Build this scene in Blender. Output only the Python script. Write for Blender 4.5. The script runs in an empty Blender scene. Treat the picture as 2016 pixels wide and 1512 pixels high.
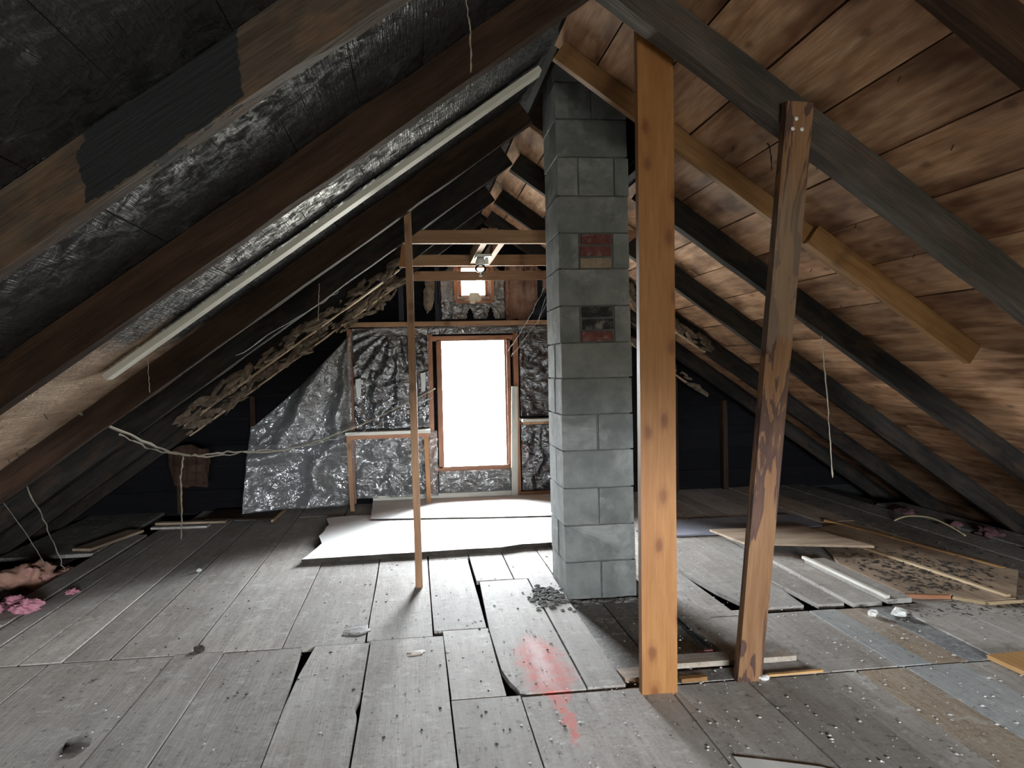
import bpy, bmesh, math, random
from mathutils import Vector, Matrix, noise
R = random.Random(11)
scene = bpy.context.scene
C = scene.collection

# ------------------------------------------------------------------ camera
YAW, PITCH, ROLL, CAM_H = math.radians(7.26), math.radians(1.25), math.radians(1.3), 1.24
cam_data = bpy.data.cameras.new('camera')
cam_data.sensor_fit = 'HORIZONTAL'; cam_data.sensor_width = 36.0
cam_data.lens = 1514.0 / 2016.0 * 36.0
cam_data.clip_start = 0.02
cam = bpy.data.objects.new('camera', cam_data); C.objects.link(cam)
_f = Vector((math.sin(YAW)*math.cos(PITCH), math.cos(YAW)*math.cos(PITCH), -math.sin(PITCH)))
_r0 = Vector((math.cos(YAW), -math.sin(YAW), 0)); _u0 = _r0.cross(_f)
_r = _r0*math.cos(ROLL) - _u0*math.sin(ROLL); _u = _r0*math.sin(ROLL) + _u0*math.cos(ROLL)
cam.matrix_world = Matrix(((_r.x, _u.x, -_f.x, 0), (_r.y, _u.y, -_f.y, 0), (_r.z, _u.z, -_f.z, CAM_H), (0, 0, 0, 1)))
scene.camera = cam

# ------------------------------------------------------------------ daylight: an even overcast sky seen through the windows
SKY = 225.0
world = bpy.data.worlds.new('sky'); scene.world = world; world.use_nodes = True
bg = world.node_tree.nodes['Background']
bg.inputs[1].default_value = SKY
_n = world.node_tree.nodes; _l = world.node_tree.links         # overcast above the horizon, dull ground below it
_tc = _n.new('ShaderNodeTexCoord'); _sx = _n.new('ShaderNodeSeparateXYZ'); _cr = _n.new('ShaderNodeValToRGB')
_l.new(_tc.outputs['Generated'], _sx.inputs[0])
_mr = _n.new('ShaderNodeMapRange'); _mr.inputs[1].default_value = -1; _mr.inputs[2].default_value = 1
_l.new(_sx.outputs[2], _mr.inputs[0]); _l.new(_mr.outputs[0], _cr.inputs[0]); _l.new(_cr.outputs[0], bg.inputs[0])
_cr.color_ramp.elements[0].position = 0.485; _cr.color_ramp.elements[0].color = (0.17, 0.17, 0.15, 1)
_cr.color_ramp.elements[1].position = 0.515; _cr.color_ramp.elements[1].color = (0.90, 0.95, 1.0, 1)
scene.view_settings.view_transform = 'Standard'; scene.view_settings.look = 'None'
scene.view_settings.exposure = 0.0; scene.view_settings.gamma = 1.0
scene.view_settings.use_curve_mapping = False
cy = scene.cycles
cy.use_adaptive_sampling = True; cy.adaptive_threshold = 0.06; cy.adaptive_min_samples = 20
cy.max_bounces = 7; cy.diffuse_bounces = 4; cy.glossy_bounces = 3; cy.transparent_max_bounces = 10
cy.caustics_reflective = False; cy.caustics_refractive = False
cy.sample_clamp_indirect = 12.0; cy.use_denoising = True

def portal(name, loc, w, h, facing):            # guides sky light through a window opening
    d = bpy.data.lights.new(name, 'AREA'); d.shape = 'RECTANGLE'; d.size = w; d.size_y = h
    d.cycles.is_portal = True
    o = bpy.data.objects.new(name, d); C.objects.link(o); o.location = loc
    o.rotation_euler = (math.radians(90 if facing > 0 else -90), 0, 0)
    return o
FAR_Y, BACK_Y = 7.26, -2.6
W1 = (0.22, 0.90, 0.31, 1.51)                   # tall window: x0 x1 z0 z1
W2 = (0.435, 0.71, 1.91, 2.19)                  # small window above it
W3 = (-0.35, 1.65, 0.70, 1.14)                  # window in the gable behind the viewer
portal('tall_window_daylight', ((W1[0]+W1[1])/2, FAR_Y+0.16, (W1[2]+W1[3])/2), W1[1]-W1[0], W1[3]-W1[2], -1)
portal('small_window_daylight', ((W2[0]+W2[1])/2, FAR_Y+0.16, (W2[2]+W2[3])/2), W2[1]-W2[0], W2[3]-W2[2], -1)
portal('rear_window_daylight', ((W3[0]+W3[1])/2, BACK_Y-0.16, (W3[2]+W3[3])/2), W3[1]-W3[0], W3[3]-W3[2], 1)

# ------------------------------------------------------------------ materials
class N:
    def __init__(s, name):
        s.m = bpy.data.materials.new(name); s.m.use_nodes = True
        s.t = s.m.node_tree; s.p = s.t.nodes['Principled BSDF']; s.out = s.t.nodes['Material Output']
    def n(s, typ, **kw):
        nd = s.t.nodes.new(typ)
        for k, v in kw.items():
            if k.startswith('i_'): nd.inputs[k[2:]].default_value = v
            else: setattr(nd, k, v)
        return nd
    def l(s, a, b): s.t.links.new(a, b)
    def math(s, op, a, b=None, clamp=False):
        nd = s.n('ShaderNodeMath', operation=op, use_clamp=clamp)
        for i, v in enumerate((a, b)):
            if v is None: continue
            if isinstance(v, (int, float)): nd.inputs[i].default_value = v
            else: s.l(v, nd.inputs[i])
        return nd.outputs[0]
    def mix(s, fac, a, b, mode='MIX'):
        nd = s.n('ShaderNodeMix', data_type='RGBA', blend_type=mode)
        for i, v in ((0, fac), (6, a), (7, b)):
            if isinstance(v, (int, float)): nd.inputs[i].default_value = v
            elif isinstance(v, tuple): nd.inputs[i].default_value = (*v[:3], 1)
            else: s.l(v, nd.inputs[i])
        return nd.outputs[2]
    def ramp(s, fac, stops):
        nd = s.n('ShaderNodeValToRGB'); e = nd.color_ramp.elements
        while len(e) < len(stops): e.new(0.5)
        for el, (p, c) in zip(e, stops):
            el.position = p; el.color = (c, c, c, 1) if isinstance(c, (int, float)) else (*c, 1)
        s.l(fac, nd.inputs[0]); return nd.outputs[0]
    def coords(s, scale, rnd=True, world=False, rot=(0, 0, 0)):
        if world: src = s.n('ShaderNodeNewGeometry').outputs['Position']
        else: src = s.n('ShaderNodeTexCoord').outputs['Object']
        if rnd and not world:
            oi = s.n('ShaderNodeObjectInfo')
            v = s.n('ShaderNodeVectorMath', operation='SCALE'); v.inputs[0].default_value = (37.1, 19.3, 53.7)
            s.l(oi.outputs['Random'], v.inputs['Scale'])
            a = s.n('ShaderNodeVectorMath', operation='ADD'); s.l(src, a.inputs[0]); s.l(v.outputs[0], a.inputs[1]); src = a.outputs[0]
        mp = s.n('ShaderNodeMapping'); mp.inputs['Scale'].default_value = scale; mp.inputs['Rotation'].default_value = rot
        s.l(src, mp.inputs[0]); return mp.outputs[0]
    def noise(s, vec, scale, detail=4, rough=0.55, dist=0.0):
        nd = s.n('ShaderNodeTexNoise'); nd.inputs['Scale'].default_value = scale; nd.inputs['Detail'].default_value = detail
        nd.inputs['Roughness'].default_value = rough; nd.inputs['Distortion'].default_value = dist
        s.l(vec, nd.inputs['Vector']); return nd.outputs['Fac']
    def bump(s, h, strength, dist=0.01, prev=None):
        nd = s.n('ShaderNodeBump'); nd.inputs['Strength'].default_value = strength; nd.inputs['Distance'].default_value = dist
        s.l(h, nd.inputs['Height'])
        if prev is not None: s.l(prev, nd.inputs['Normal'])
        return nd.outputs[0]
    def finish(s, col, rough=0.8, bump=None, spec=0.3):
        if isinstance(col, tuple): s.p.inputs['Base Color'].default_value = (*col, 1)
        else: s.l(col, s.p.inputs['Base Color'])
        if isinstance(rough, (int, float)): s.p.inputs['Roughness'].default_value = rough
        else: s.l(rough, s.p.inputs['Roughness'])
        s.p.inputs['Specular IOR Level'].default_value = spec
        if bump is not None: s.l(bump, s.p.inputs['Normal'])
        return s.m

def wood(name, c1, c2, dark=None, dark_amt=0.0, knots=0.0, knot_col=(0.06, 0.025, 0.01), vary=0.25, rough=0.75, bump=0.25, knot_sel=0.15, fine=0.35,
         blotch=None, blotch_amt=0.0, extra=None, spec=0.3):
    """Sawn timber whose grain runs along the object's own X axis."""
    k = N(name)
    v = k.coords((1.0, 11.0, 11.0)); g = k.noise(v, 2.6, 4, 0.62)
    col = k.mix(k.ramp(g, [(0.3, 0.0), (0.7, 1.0)]), c1, c2)
    f = k.noise(k.coords((2.5, 45.0, 45.0)), 3.0, 2, 0.6)
    col = k.mix(k.math('MULTIPLY', k.ramp(f, [(0.35, 0.0), (0.75, 1.0)]), fine), col, tuple(0.45*x for x in c1))
    h = f
    if knots > 0:
        vo = k.n('ShaderNodeTexVoronoi', feature='F1', voronoi_dimensions='2D'); vo.inputs['Scale'].default_value = 1.0
        k.l(k.coords((4.2, 8.0, 0.0)), vo.inputs['Vector'])
        kd = k.math('ADD', vo.outputs['Distance'], k.math('MULTIPLY', k.noise(k.coords((10, 10, 10)), 3.0, 2), 0.10))
        km = k.ramp(kd, [(0.095, 1.0), (0.15, 0.7), (0.19, 0.25), (0.30, 0.0)])
        sc = k.n('ShaderNodeSeparateColor'); k.l(vo.outputs['Color'], sc.inputs[0])
        km = k.math('MULTIPLY', km, k.math('GREATER_THAN', sc.outputs[0], knot_sel))
        col = k.mix(k.math('MULTIPLY', km, knots), col, knot_col)
    if dark is not None:
        d = k.noise(k.coords((0.9, 3.0, 3.0)), 1.7, 3, 0.65)
        col = k.mix(k.math('MULTIPLY', k.ramp(d, [(0.42, 0.0), (0.66, 1.0)]), dark_amt), col, dark)
    if blotch is not None:
        b = k.noise(k.coords((2.2, 5.0, 5.0)), 2.3, 3, 0.7)
        col = k.mix(k.math('MULTIPLY', k.ramp(b, [(0.52, 0.0), (0.63, 1.0)]), blotch_amt), col, blotch)
    if extra: col = extra(k, col)
    oi = k.n('ShaderNodeObjectInfo')
    hs = k.n('ShaderNodeHueSaturation'); k.l(col, hs.inputs['Color'])
    k.l(k.math('ADD', k.math('MULTIPLY', oi.outputs['Random'], 2*vary), 1.0-vary), hs.inputs['Value'])
    if rough == 'mottle':                               # alligatored char: shiny scales and dull cracks
        c = k.noise(k.coords((1, 1, 1), world=True), 17.0, 3, 0.7, 0.8)
        rough = k.ramp(c, [(0.38, 0.95), (0.56, 0.5), (0.7, 0.33)]); h = k.math('ADD', h, k.math('MULTIPLY', c, 2.2))
    return k.finish(hs.outputs[0], rough, k.bump(h, bump, 0.006), spec)

def floor_extra(k, col):
    p = k.coords((1, 1, 1), world=True)
    # trodden-in dust, plaster smears, dark spots
    big = k.noise(p, 1.3, 3, 0.6); col = k.mix(k.math('MULTIPLY', k.ramp(big, [(0.40, 0.0), (0.68, 1.0)]), 0.40), col, (0.42, 0.42, 0.40))
    sm = k.noise(p, 9.0, 4, 0.75); col = k.mix(k.math('MULTIPLY', k.ramp(sm, [(0.56, 0.0), (0.66, 1.0)]), 0.55), col, (0.56, 0.56, 0.53))
    sp = k.noise(p, 26.0, 3, 0.7); col = k.mix(k.math('MULTIPLY', k.ramp(sp, [(0.31, 1.0), (0.41, 0.0)]), 0.6), col, (0.05, 0.045, 0.04))
    bl = k.noise(k.coords((1.0, 2.0, 1), world=True), 2.1, 3, 0.7); col = k.mix(k.math('MULTIPLY', k.ramp(bl, [(0.60, 0.0), (0.75, 1.0)]), 0.40), col, (0.10, 0.085, 0.07))
    mo = k.noise(p, 45.0, 3, 0.8); col = k.mix(k.math('MULTIPLY', k.ramp(mo, [(0.42, 0.0), (0.62, 1.0)]), 0.30), col, (0.50, 0.49, 0.46))
    # red spray paint by the posts
    s = k.n('ShaderNodeSeparateXYZ'); k.l(p, s.inputs[0]); X, Y = s.outputs[0], s.outputs[1]
    wob = k.math('MULTIPLY', k.math('SUBTRACT', k.noise(p, 7.0, 4, 0.7), 0.5), 0.16)
    cx = k.math('SUBTRACT', 0.505, k.math('MULTIPLY', k.math('MAXIMUM', k.math('SUBTRACT', 2.86, Y), 0.0), -0.02))
    dx = k.math('ABSOLUTE', k.math('ADD', k.math('SUBTRACT', X, cx), wob))
    wid = k.math('ADD', 0.028, k.math('MULTIPLY', k.ramp(k.math('DIVIDE', k.math('SUBTRACT', Y, 2.6), 1.0), [(0.15, 0.0), (0.4, 1.0), (0.7, 1.0), (0.95, 0.3)]), 0.105))
    m = k.math('SUBTRACT', 1.0, k.math('DIVIDE', dx, wid), clamp=True)
    my = k.math('MULTIPLY', k.ramp(k.math('MULTIPLY', k.math('SUBTRACT', Y, 2.42), 5.0), [(0.0, 0.0), (0.6, 1.0)]), k.ramp(k.math('MULTIPLY', k.math('SUBTRACT', 3.55, Y), 3.0), [(0.0, 0.0), (0.8, 1.0)]))
    m = k.math('MULTIPLY', k.ramp(k.math('MULTIPLY', m, my), [(0.05, 0.0), (0.55, 1.0)]), k.ramp(k.noise(p, 22.0, 4, 0.7), [(0.3, 0.35), (0.6, 1.0)]))
    col = k.mix(k.math('MULTIPLY', m, 0.95), col, (0.64, 0.17, 0.14))
    # the pale scraped core of the mark
    core = k.math('ABSOLUTE', k.math('ADD', k.math('SUBTRACT', X, 0.50), k.math('MULTIPLY', wob, 0.7)))
    mc = k.math('MULTIPLY', k.ramp(k.math('DIVIDE', core, 0.05), [(0.15, 1.0), (0.9, 0.0)]), k.ramp(k.math('MULTIPLY', k.math('SUBTRACT', Y, 2.85), 1.4), [(0.02, 0.0), (0.25, 1.0), (0.7, 1.0), (0.95, 0.0)]))
    return k.mix(k.math('MULTIPLY', mc, 0.6), col, (0.80, 0.66, 0.66))

M = {}
M['floor'] = wood('floor_board', (0.29, 0.26, 0.225), (0.46, 0.43, 0.39), dark=(0.17, 0.14, 0.115), dark_amt=0.55, vary=0.14, rough=0.8, bump=0.2, extra=floor_extra, spec=0.22, fine=0.15)
M['floor_tan'] = wood('floor_board_tan', (0.30, 0.22, 0.14), (0.44, 0.35, 0.25), dark=(0.15, 0.12, 0.09), dark_amt=0.4, vary=0.1, rough=0.65, extra=floor_extra)
M['floor_pale'] = wood('floor_board_pale', (0.38, 0.38, 0.36), (0.50, 0.50, 0.48), dark=(0.24, 0.22, 0.2), dark_amt=0.4, vary=0.05, rough=0.6, extra=floor_extra)
M['floor_blue'] = wood('floor_board_blue_paint', (0.31, 0.33, 0.328), (0.41, 0.435, 0.43), dark=(0.16, 0.17, 0.17), dark_amt=0.4, vary=0.1, rough=0.6, extra=floor_extra)
M['floor_slate'] = wood('floor_board_slate_paint', (0.115, 0.13, 0.142), (0.18, 0.20, 0.212), dark=(0.07, 0.07, 0.07), dark_amt=0.4, vary=0.1, rough=0.6, extra=floor_extra)
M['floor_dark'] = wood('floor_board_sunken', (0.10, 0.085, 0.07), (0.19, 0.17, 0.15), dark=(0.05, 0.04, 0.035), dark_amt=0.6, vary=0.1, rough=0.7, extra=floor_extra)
M['subfloor'] = wood('subfloor', (0.03, 0.025, 0.02), (0.06, 0.05, 0.04), vary=0.1)
M['sheath'] = wood('roof_board_warm', (0.32, 0.160, 0.075), (0.56, 0.360, 0.222), dark=(0.080, 0.031, 0.013), dark_amt=0.92, knots=0.6, knot_sel=0.72, knot_col=(0.08, 0.04, 0.02), vary=0.18, rough=0.7, bump=0.2, spec=0.2)
def left_extra(k, col):
    """Charred boards with a crackled sheen; one bay keeps bare pale wood low down."""
    p = k.coords((1, 1, 1), world=True)
    s = k.n('ShaderNodeSeparateXYZ'); k.l(p, s.inputs[0])
    wob = k.math('MULTIPLY', k.math('SUBTRACT', k.noise(p, 3.5, 5, 0.7, 0.5), 0.5), 0.75)
    a = k.ramp(k.math('MULTIPLY', k.math('SUBTRACT', k.math('ADD', -1.08, wob), s.outputs[0]), 3.0), [(0.0, 0.0), (0.6, 1.0)])
    b = k.math('MULTIPLY', k.math('GREATER_THAN', s.outputs[1], 2.70), k.math('LESS_THAN', s.outputs[1], 4.12))
    char = k.ramp(k.noise(p, 6.0, 6, 0.75, 0.6), [(0.35, (0.004, 0.0035, 0.0035)), (0.60, (0.014, 0.0138, 0.0145)), (0.76, (0.10, 0.102, 0.108))])
    return k.mix(k.math('MULTIPLY', a, b), char, col)
M['sheath_left'] = wood('roof_board_charred', (0.40, 0.27, 0.18), (0.62, 0.46, 0.33), dark=(0.20, 0.11, 0.06), dark_amt=0.55, vary=0.12, rough='mottle', bump=0.8, extra=left_extra, spec=0.5)
M['felt'] = wood('roofing_felt', (0.01, 0.01, 0.01), (0.02, 0.02, 0.02))
M['rafter'] = wood('rafter_brown', (0.028, 0.0155, 0.010), (0.066, 0.038, 0.024), dark=(0.012, 0.007, 0.005), dark_amt=0.7, vary=0.15, bump=0.6, spec=0.1)
M['rafter_grey'] = wood('rafter_smoked', (0.015, 0.0138, 0.0125), (0.042, 0.037, 0.032), dark=(0.006, 0.0055, 0.0055), dark_amt=0.8, blotch=(0.06, 0.033, 0.018), blotch_amt=0.35, vary=0.12, bump=0.7, spec=0.1)
M['rafter_smoke'] = wood('rafter_weathered', (0.050, 0.042, 0.034), (0.125, 0.104, 0.083), dark=(0.016, 0.014, 0.013), dark_amt=0.75, blotch=(0.10, 0.06, 0.045), blotch_amt=0.4, vary=0.05, bump=0.8)
def patch_extra(k, col):
    p = k.coords((1, 1, 1), world=True)
    s = k.n('ShaderNodeSeparateXYZ'); k.l(p, s.inputs[0])
    w = k.math('MULTIPLY', k.math('SUBTRACT', k.noise(p, 9.0, 4, 0.6), 0.5), 0.09)
    a = k.math('MULTIPLY', k.math('GREATER_THAN', k.math('ADD', s.outputs[0], w), -0.68), k.math('LESS_THAN', k.math('ADD', s.outputs[0], w), -0.35))
    low = k.math('ADD', k.math('SUBTRACT', s.outputs[2], k.math('MULTIPLY', s.outputs[0], 0.71)), w)
    return k.mix(k.math('MULTIPLY', a, k.math('GREATER_THAN', low, 2.075)), col, (0.010, 0.012, 0.013))
M['rafter_patch'] = wood('rafter_brown_scorched', (0.048, 0.034, 0.024), (0.105, 0.080, 0.058), dark=(0.026, 0.015, 0.011), dark_amt=0.5, blotch=(0.20, 0.10, 0.045), blotch_amt=0.25, vary=0.05, bump=0.5, extra=patch_extra)
M['fir'] = wood('orange_fir', (0.30, 0.130, 0.038), (0.39, 0.185, 0.062), dark=(0.24, 0.092, 0.025), dark_amt=0.4, knots=0.85, knot_col=(0.14, 0.045, 0.015), vary=0.05, rough=0.5, bump=0.08)
M['fir_old'] = wood('amber_stud', (0.25, 0.122, 0.040), (0.37, 0.205, 0.082), dark=(0.09, 0.04, 0.014), dark_amt=0.5, knots=0.55, vary=0.1, rough=0.6, bump=0.15)
M['pine'] = wood('pine_stud', (0.29, 0.152, 0.075), (0.41, 0.245, 0.135), dark=(0.16, 0.075, 0.038), dark_amt=0.35, knots=0.6, vary=0.1, rough=0.6, bump=0.12)
def stain_extra(k, col):
    a = k.noise(k.coords((1.5, 8.0, 8.0)), 1.6, 4, 0.6, 0.9)
    col = k.mix(k.ramp(a, [(0.49, 0.0), (0.515, 0.85), (0.66, 0.6), (0.69, 0.0)]), col, (0.045, 0.024, 0.024))
    s = k.n('ShaderNodeSeparateXYZ'); k.l(k.coords((1, 1, 1), world=True), s.inputs[0])
    up = k.ramp(k.math('ADD', k.math('SUBTRACT', s.outputs[2], 1.28), k.math('MULTIPLY', k.math('SUBTRACT', k.noise(k.coords((3, 14, 14)), 2.0, 3), 0.5), 0.35)), [(0.0, 0.0), (0.02, 1.0), (0.5, 1.0), (0.62, 0.0)])
    return k.mix(k.math('MULTIPLY', up, 0.4), col, (0.24, 0.185, 0.135))
M['stained'] = wood('water_stained_stud', (0.175, 0.085, 0.038), (0.26, 0.142, 0.070), vary=0.05, rough=0.65, bump=0.15, extra=stain_extra)
M['redwood'] = wood('red_brown_trim', (0.26, 0.105, 0.050), (0.40, 0.19, 0.10), dark=(0.16, 0.06, 0.03), dark_amt=0.4, vary=0.1, rough=0.5, bump=0.08)
M['whitewood'] = wood('pale_painted_wood', (0.58, 0.57, 0.50), (0.72, 0.71, 0.63), dark=(0.40, 0.37, 0.30), dark_amt=0.4, vary=0.05, rough=0.6, bump=0.1)
M['plywood'] = wood('plywood_sheet', (0.32, 0.23, 0.15), (0.48, 0.38, 0.28), dark=(0.16, 0.115, 0.08), dark_amt=0.7, vary=0.1, rough=0.7, bump=0.15)
M['plywood_orange'] = wood('fresh_plywood', (0.48, 0.27, 0.10), (0.60, 0.36, 0.15), dark=(0.38, 0.2, 0.08), dark_amt=0.3, vary=0.05, rough=0.6)
M['lath'] = wood('lath_strip', (0.38, 0.27, 0.16), (0.56, 0.44, 0.28), dark=(0.2, 0.13, 0.08), dark_amt=0.4, vary=0.15, rough=0.7)
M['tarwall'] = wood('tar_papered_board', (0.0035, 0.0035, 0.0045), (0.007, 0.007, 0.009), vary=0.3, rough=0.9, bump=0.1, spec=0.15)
M['tar'] = wood('tar_paper', (0.012, 0.013, 0.020), (0.02, 0.021, 0.030), vary=0.1, rough=0.5)

def grainy(name, c1, c2, scale=8.0, rough=0.85, bump=0.4, c3=None, amt=0.5, vary=0.12, spec=0.3, fine=120.0):
    k = N(name); v = k.coords((1, 1, 1))
    a = k.noise(v, scale, 6, 0.65); col = k.mix(k.ramp(a, [(0.35, 0.0), (0.68, 1.0)]), c1, c2)
    if c3:
        b = k.noise(v, scale*0.6, 5, 0.7, 0.5); col = k.mix(k.math('MULTIPLY', k.ramp(b, [(0.52, 0.0), (0.68, 1.0)]), amt), col, c3)
    f = k.noise(v, fine, 3, 0.7)
    oi = k.n('ShaderNodeObjectInfo'); hs = k.n('ShaderNodeHueSaturation'); k.l(col, hs.inputs['Color'])
    k.l(k.math('ADD', k.math('MULTIPLY', oi.outputs['Random'], 2*vary), 1-vary), hs.inputs['Value'])
    return k.finish(hs.outputs[0], rough, k.bump(f, bump, 0.004), spec)
M['block'] = grainy('concrete_block', (0.17, 0.185, 0.176), (0.30, 0.315, 0.30), 5.0, 0.9, 0.5, (0.48, 0.49, 0.475), 0.65, 0.07)
M['mortar'] = grainy('mortar', (0.11, 0.115, 0.11), (0.19, 0.195, 0.185), 9.0, 0.95, 0.6)
M['brick_red'] = grainy('red_brick', (0.14, 0.045, 0.04), (0.22, 0.085, 0.075), 22.0, 0.85, 0.4, (0.38, 0.33, 0.31), 0.7, 0.1)
M['brick_tan'] = grainy('tan_brick', (0.33, 0.25, 0.16), (0.44, 0.37, 0.28), 24.0, 0.85, 0.4, (0.22, 0.12, 0.09), 0.5, 0.1)
M['brick_black'] = grainy('sooty_brick', (0.012, 0.012, 0.012), (0.05, 0.048, 0.045), 26.0, 0.7, 0.5, (0.30, 0.29, 0.27), 0.8, 0.1)
M['rubble'] = grainy('mortar_rubble', (0.14, 0.14, 0.135), (0.30, 0.30, 0.29), 14.0, 0.95, 0.5, vary=0.2)
M['plaster'] = grainy('old_plaster', (0.085, 0.062, 0.042), (0.21, 0.16, 0.115), 16.0, 0.95, 0.6, (0.05, 0.03, 0.02), 0.7, 0.3)
M['flake'] = grainy('white_plaster_flake', (0.52, 0.52, 0.50), (0.70, 0.70, 0.67), 10.0, 0.9, 0.2)
M['crumb'] = grainy('dark_dirt_and_edge_shade', (0.03, 0.027, 0.022), (0.07, 0.06, 0.05), 10.0, 0.95, 0.2)
M['pink'] = grainy('pink_fibreglass', (0.42, 0.165, 0.22), (0.56, 0.28, 0.34), 14.0, 0.95, 0.9, (0.36, 0.22, 0.17), 0.5, 0.15, fine=60)
M['pink_old'] = grainy('dusty_fibreglass', (0.27, 0.145, 0.10), (0.38, 0.22, 0.165), 14.0, 0.95, 0.9, (0.62, 0.30, 0.34), 0.5, 0.15, fine=60)
M['pink_dark'] = grainy('dimmed_fibreglass', (0.085, 0.04, 0.045), (0.135, 0.065, 0.072), 14.0, 0.95, 0.9, vary=0.2, fine=60)  # darker copy of the pink; the dim eave is put into its colour
M['carpet'] = grainy('pale_carpet', (0.80, 0.79, 0.76), (0.88, 0.88, 0.86), 3.0, 0.95, 0.2, (0.70, 0.68, 0.64), 0.25, 0.03)
M['slate_mat'] = grainy('blue_grey_felt', (0.17, 0.18, 0.22), (0.27, 0.28, 0.33), 4.0, 0.9, 0.2, (0.36, 0.36, 0.38), 0.4, 0.03)
M['paper'] = grainy('white_paper', (0.74, 0.75, 0.71), (0.80, 0.81, 0.77), 2.0, 0.8, 0.05, vary=0.02)
M['kraft'] = grainy('kraft_paper', (0.18, 0.085, 0.05), (0.32, 0.17, 0.11), 9.0, 0.55, 0.6, (0.50, 0.36, 0.27), 0.45, 0.1, spec=0.5, fine=30)
M['cloth'] = grainy('cream_cloth', (0.55, 0.50, 0.38), (0.66, 0.61, 0.49), 12.0, 0.9, 0.2)
M['metal'] = N('galvanised_metal').finish((0.42, 0.43, 0.42), 0.42, None, 0.5); M['metal'].node_tree.nodes['Principled BSDF'].inputs['Metallic'].default_value = 0.8
M['nail'] = N('bright_nail').finish((0.85, 0.84, 0.80), 0.35, None, 0.6)
M['nail_dark'] = N('rusty_nail').finish((0.03, 0.025, 0.022), 0.6)
M['wire'] = N('yellow_cable').finish((0.42, 0.36, 0.20), 0.6)

def film(name, base, body, rough, gloss):
    """Thin sheet: mostly see-through, a milky body, and shiny creases."""
    k = N(name)
    wr = k.math('ABSOLUTE', k.math('SUBTRACT', k.noise(k.coords((1, 1, 1)), 9.0, 3, 0.55, 1.5), 0.5))
    nb = k.bump(wr, 0.8, 0.04)
    df = k.n('ShaderNodeBsdfDiffuse'); df.inputs[0].default_value = (*base, 1); k.l(nb, df.inputs['Normal'])
    tr = k.n('ShaderNodeBsdfTranslucent'); tr.inputs[0].default_value = (*base, 1)
    gl = k.n('ShaderNodeBsdfGlossy'); gl.inputs['Roughness'].default_value = rough; k.l(nb, gl.inputs['Normal'])
    tp = k.n('ShaderNodeBsdfTransparent'); lw = k.n('ShaderNodeLayerWeight'); lw.inputs[0].default_value = 0.35; k.l(nb, lw.inputs['Normal'])
    def mx(f, a, b):
        m = k.n('ShaderNodeMixShader'); k.l(a.outputs[0], m.inputs[1]); k.l(b.outputs[0], m.inputs[2])
        if isinstance(f, float): m.inputs[0].default_value = f
        else: k.l(f, m.inputs[0])
        return m
    a = mx(body, tp, mx(0.4, df, tr)); b = mx(k.math('ADD', k.math('MULTIPLY', lw.outputs['Facing'], gloss), gloss*0.25), a, gl)
    k.l(b.outputs[0], k.out.inputs[0]); k.t.nodes.remove(k.p); return k.m
M['plastic'] = film('clear_polythene', (0.62, 0.64, 0.70), 0.10, 0.16, 0.55)
M['plastic_thick'] = film('cloudy_polythene', (0.66, 0.68, 0.68), 0.24, 0.20, 0.45)
M['web'] = film('dusty_cobweb', (0.52, 0.47, 0.38), 0.7, 0.9, 0.02)
M['web_thin'] = film('fine_cobweb', (0.62, 0.62, 0.60), 0.28, 0.9, 0.02)
def glass_mat():
    k = N('window_glass'); g = k.n('ShaderNodeBsdfGlossy'); g.inputs['Roughness'].default_value = 0.03
    tp = k.n('ShaderNodeBsdfTransparent'); fr = k.n('ShaderNodeFresnel'); fr.inputs[0].default_value = 1.45
    mx = k.n('ShaderNodeMixShader'); k.l(fr.outputs[0], mx.inputs[0]); k.l(tp.outputs[0], mx.inputs[1]); k.l(g.outputs[0], mx.inputs[2])
    k.l(mx.outputs[0], k.out.inputs[0]); return k.m
M['glass'] = glass_mat()

# ------------------------------------------------------------------ helpers
def tag(o, label=None, cat=None, group=None, kind=None):
    for key, v in (('label', label), ('category', cat), ('group', group), ('kind', kind)):
        if v: o[key] = v
    return o
def empty(name, loc, label=None, cat=None, group=None, kind=None):
    o = bpy.data.objects.new(name, None); C.objects.link(o); o.location = loc; o.empty_display_size = 0.1
    return tag(o, label, cat, group, kind)
def link(name, me, mat, parent=None, world=Matrix.Identity(4), smooth=False):
    o = bpy.data.objects.new(name, me); C.objects.link(o)
    if mat is not None and not me.materials: me.materials.append(M[mat] if isinstance(mat, str) else mat)
    if parent is not None:
        o.parent = parent
        loc = parent.matrix_basis.translation
        world = Matrix.Translation(-loc) @ world
    o.matrix_basis = world
    if smooth:
        for p in me.polygons: p.use_smooth = True
    return o
def mesh_of(bm, name='mesh'):
    bmesh.ops.recalc_face_normals(bm, faces=bm.faces)
    me = bpy.data.meshes.new(name); bm.to_mesh(me); bm.free(); return me
def frame(A, B, up):
    """Matrix with local X along A->B and local Z as near to up as can be; origin midway."""
    A, B = Vector(A), Vector(B); x = (B-A).normalized(); y = Vector(up).cross(x).normalized(); z = x.cross(y)
    m = Matrix((x, y, z)).transposed().to_4x4(); m.translation = (A+B)/2; return m
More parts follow.
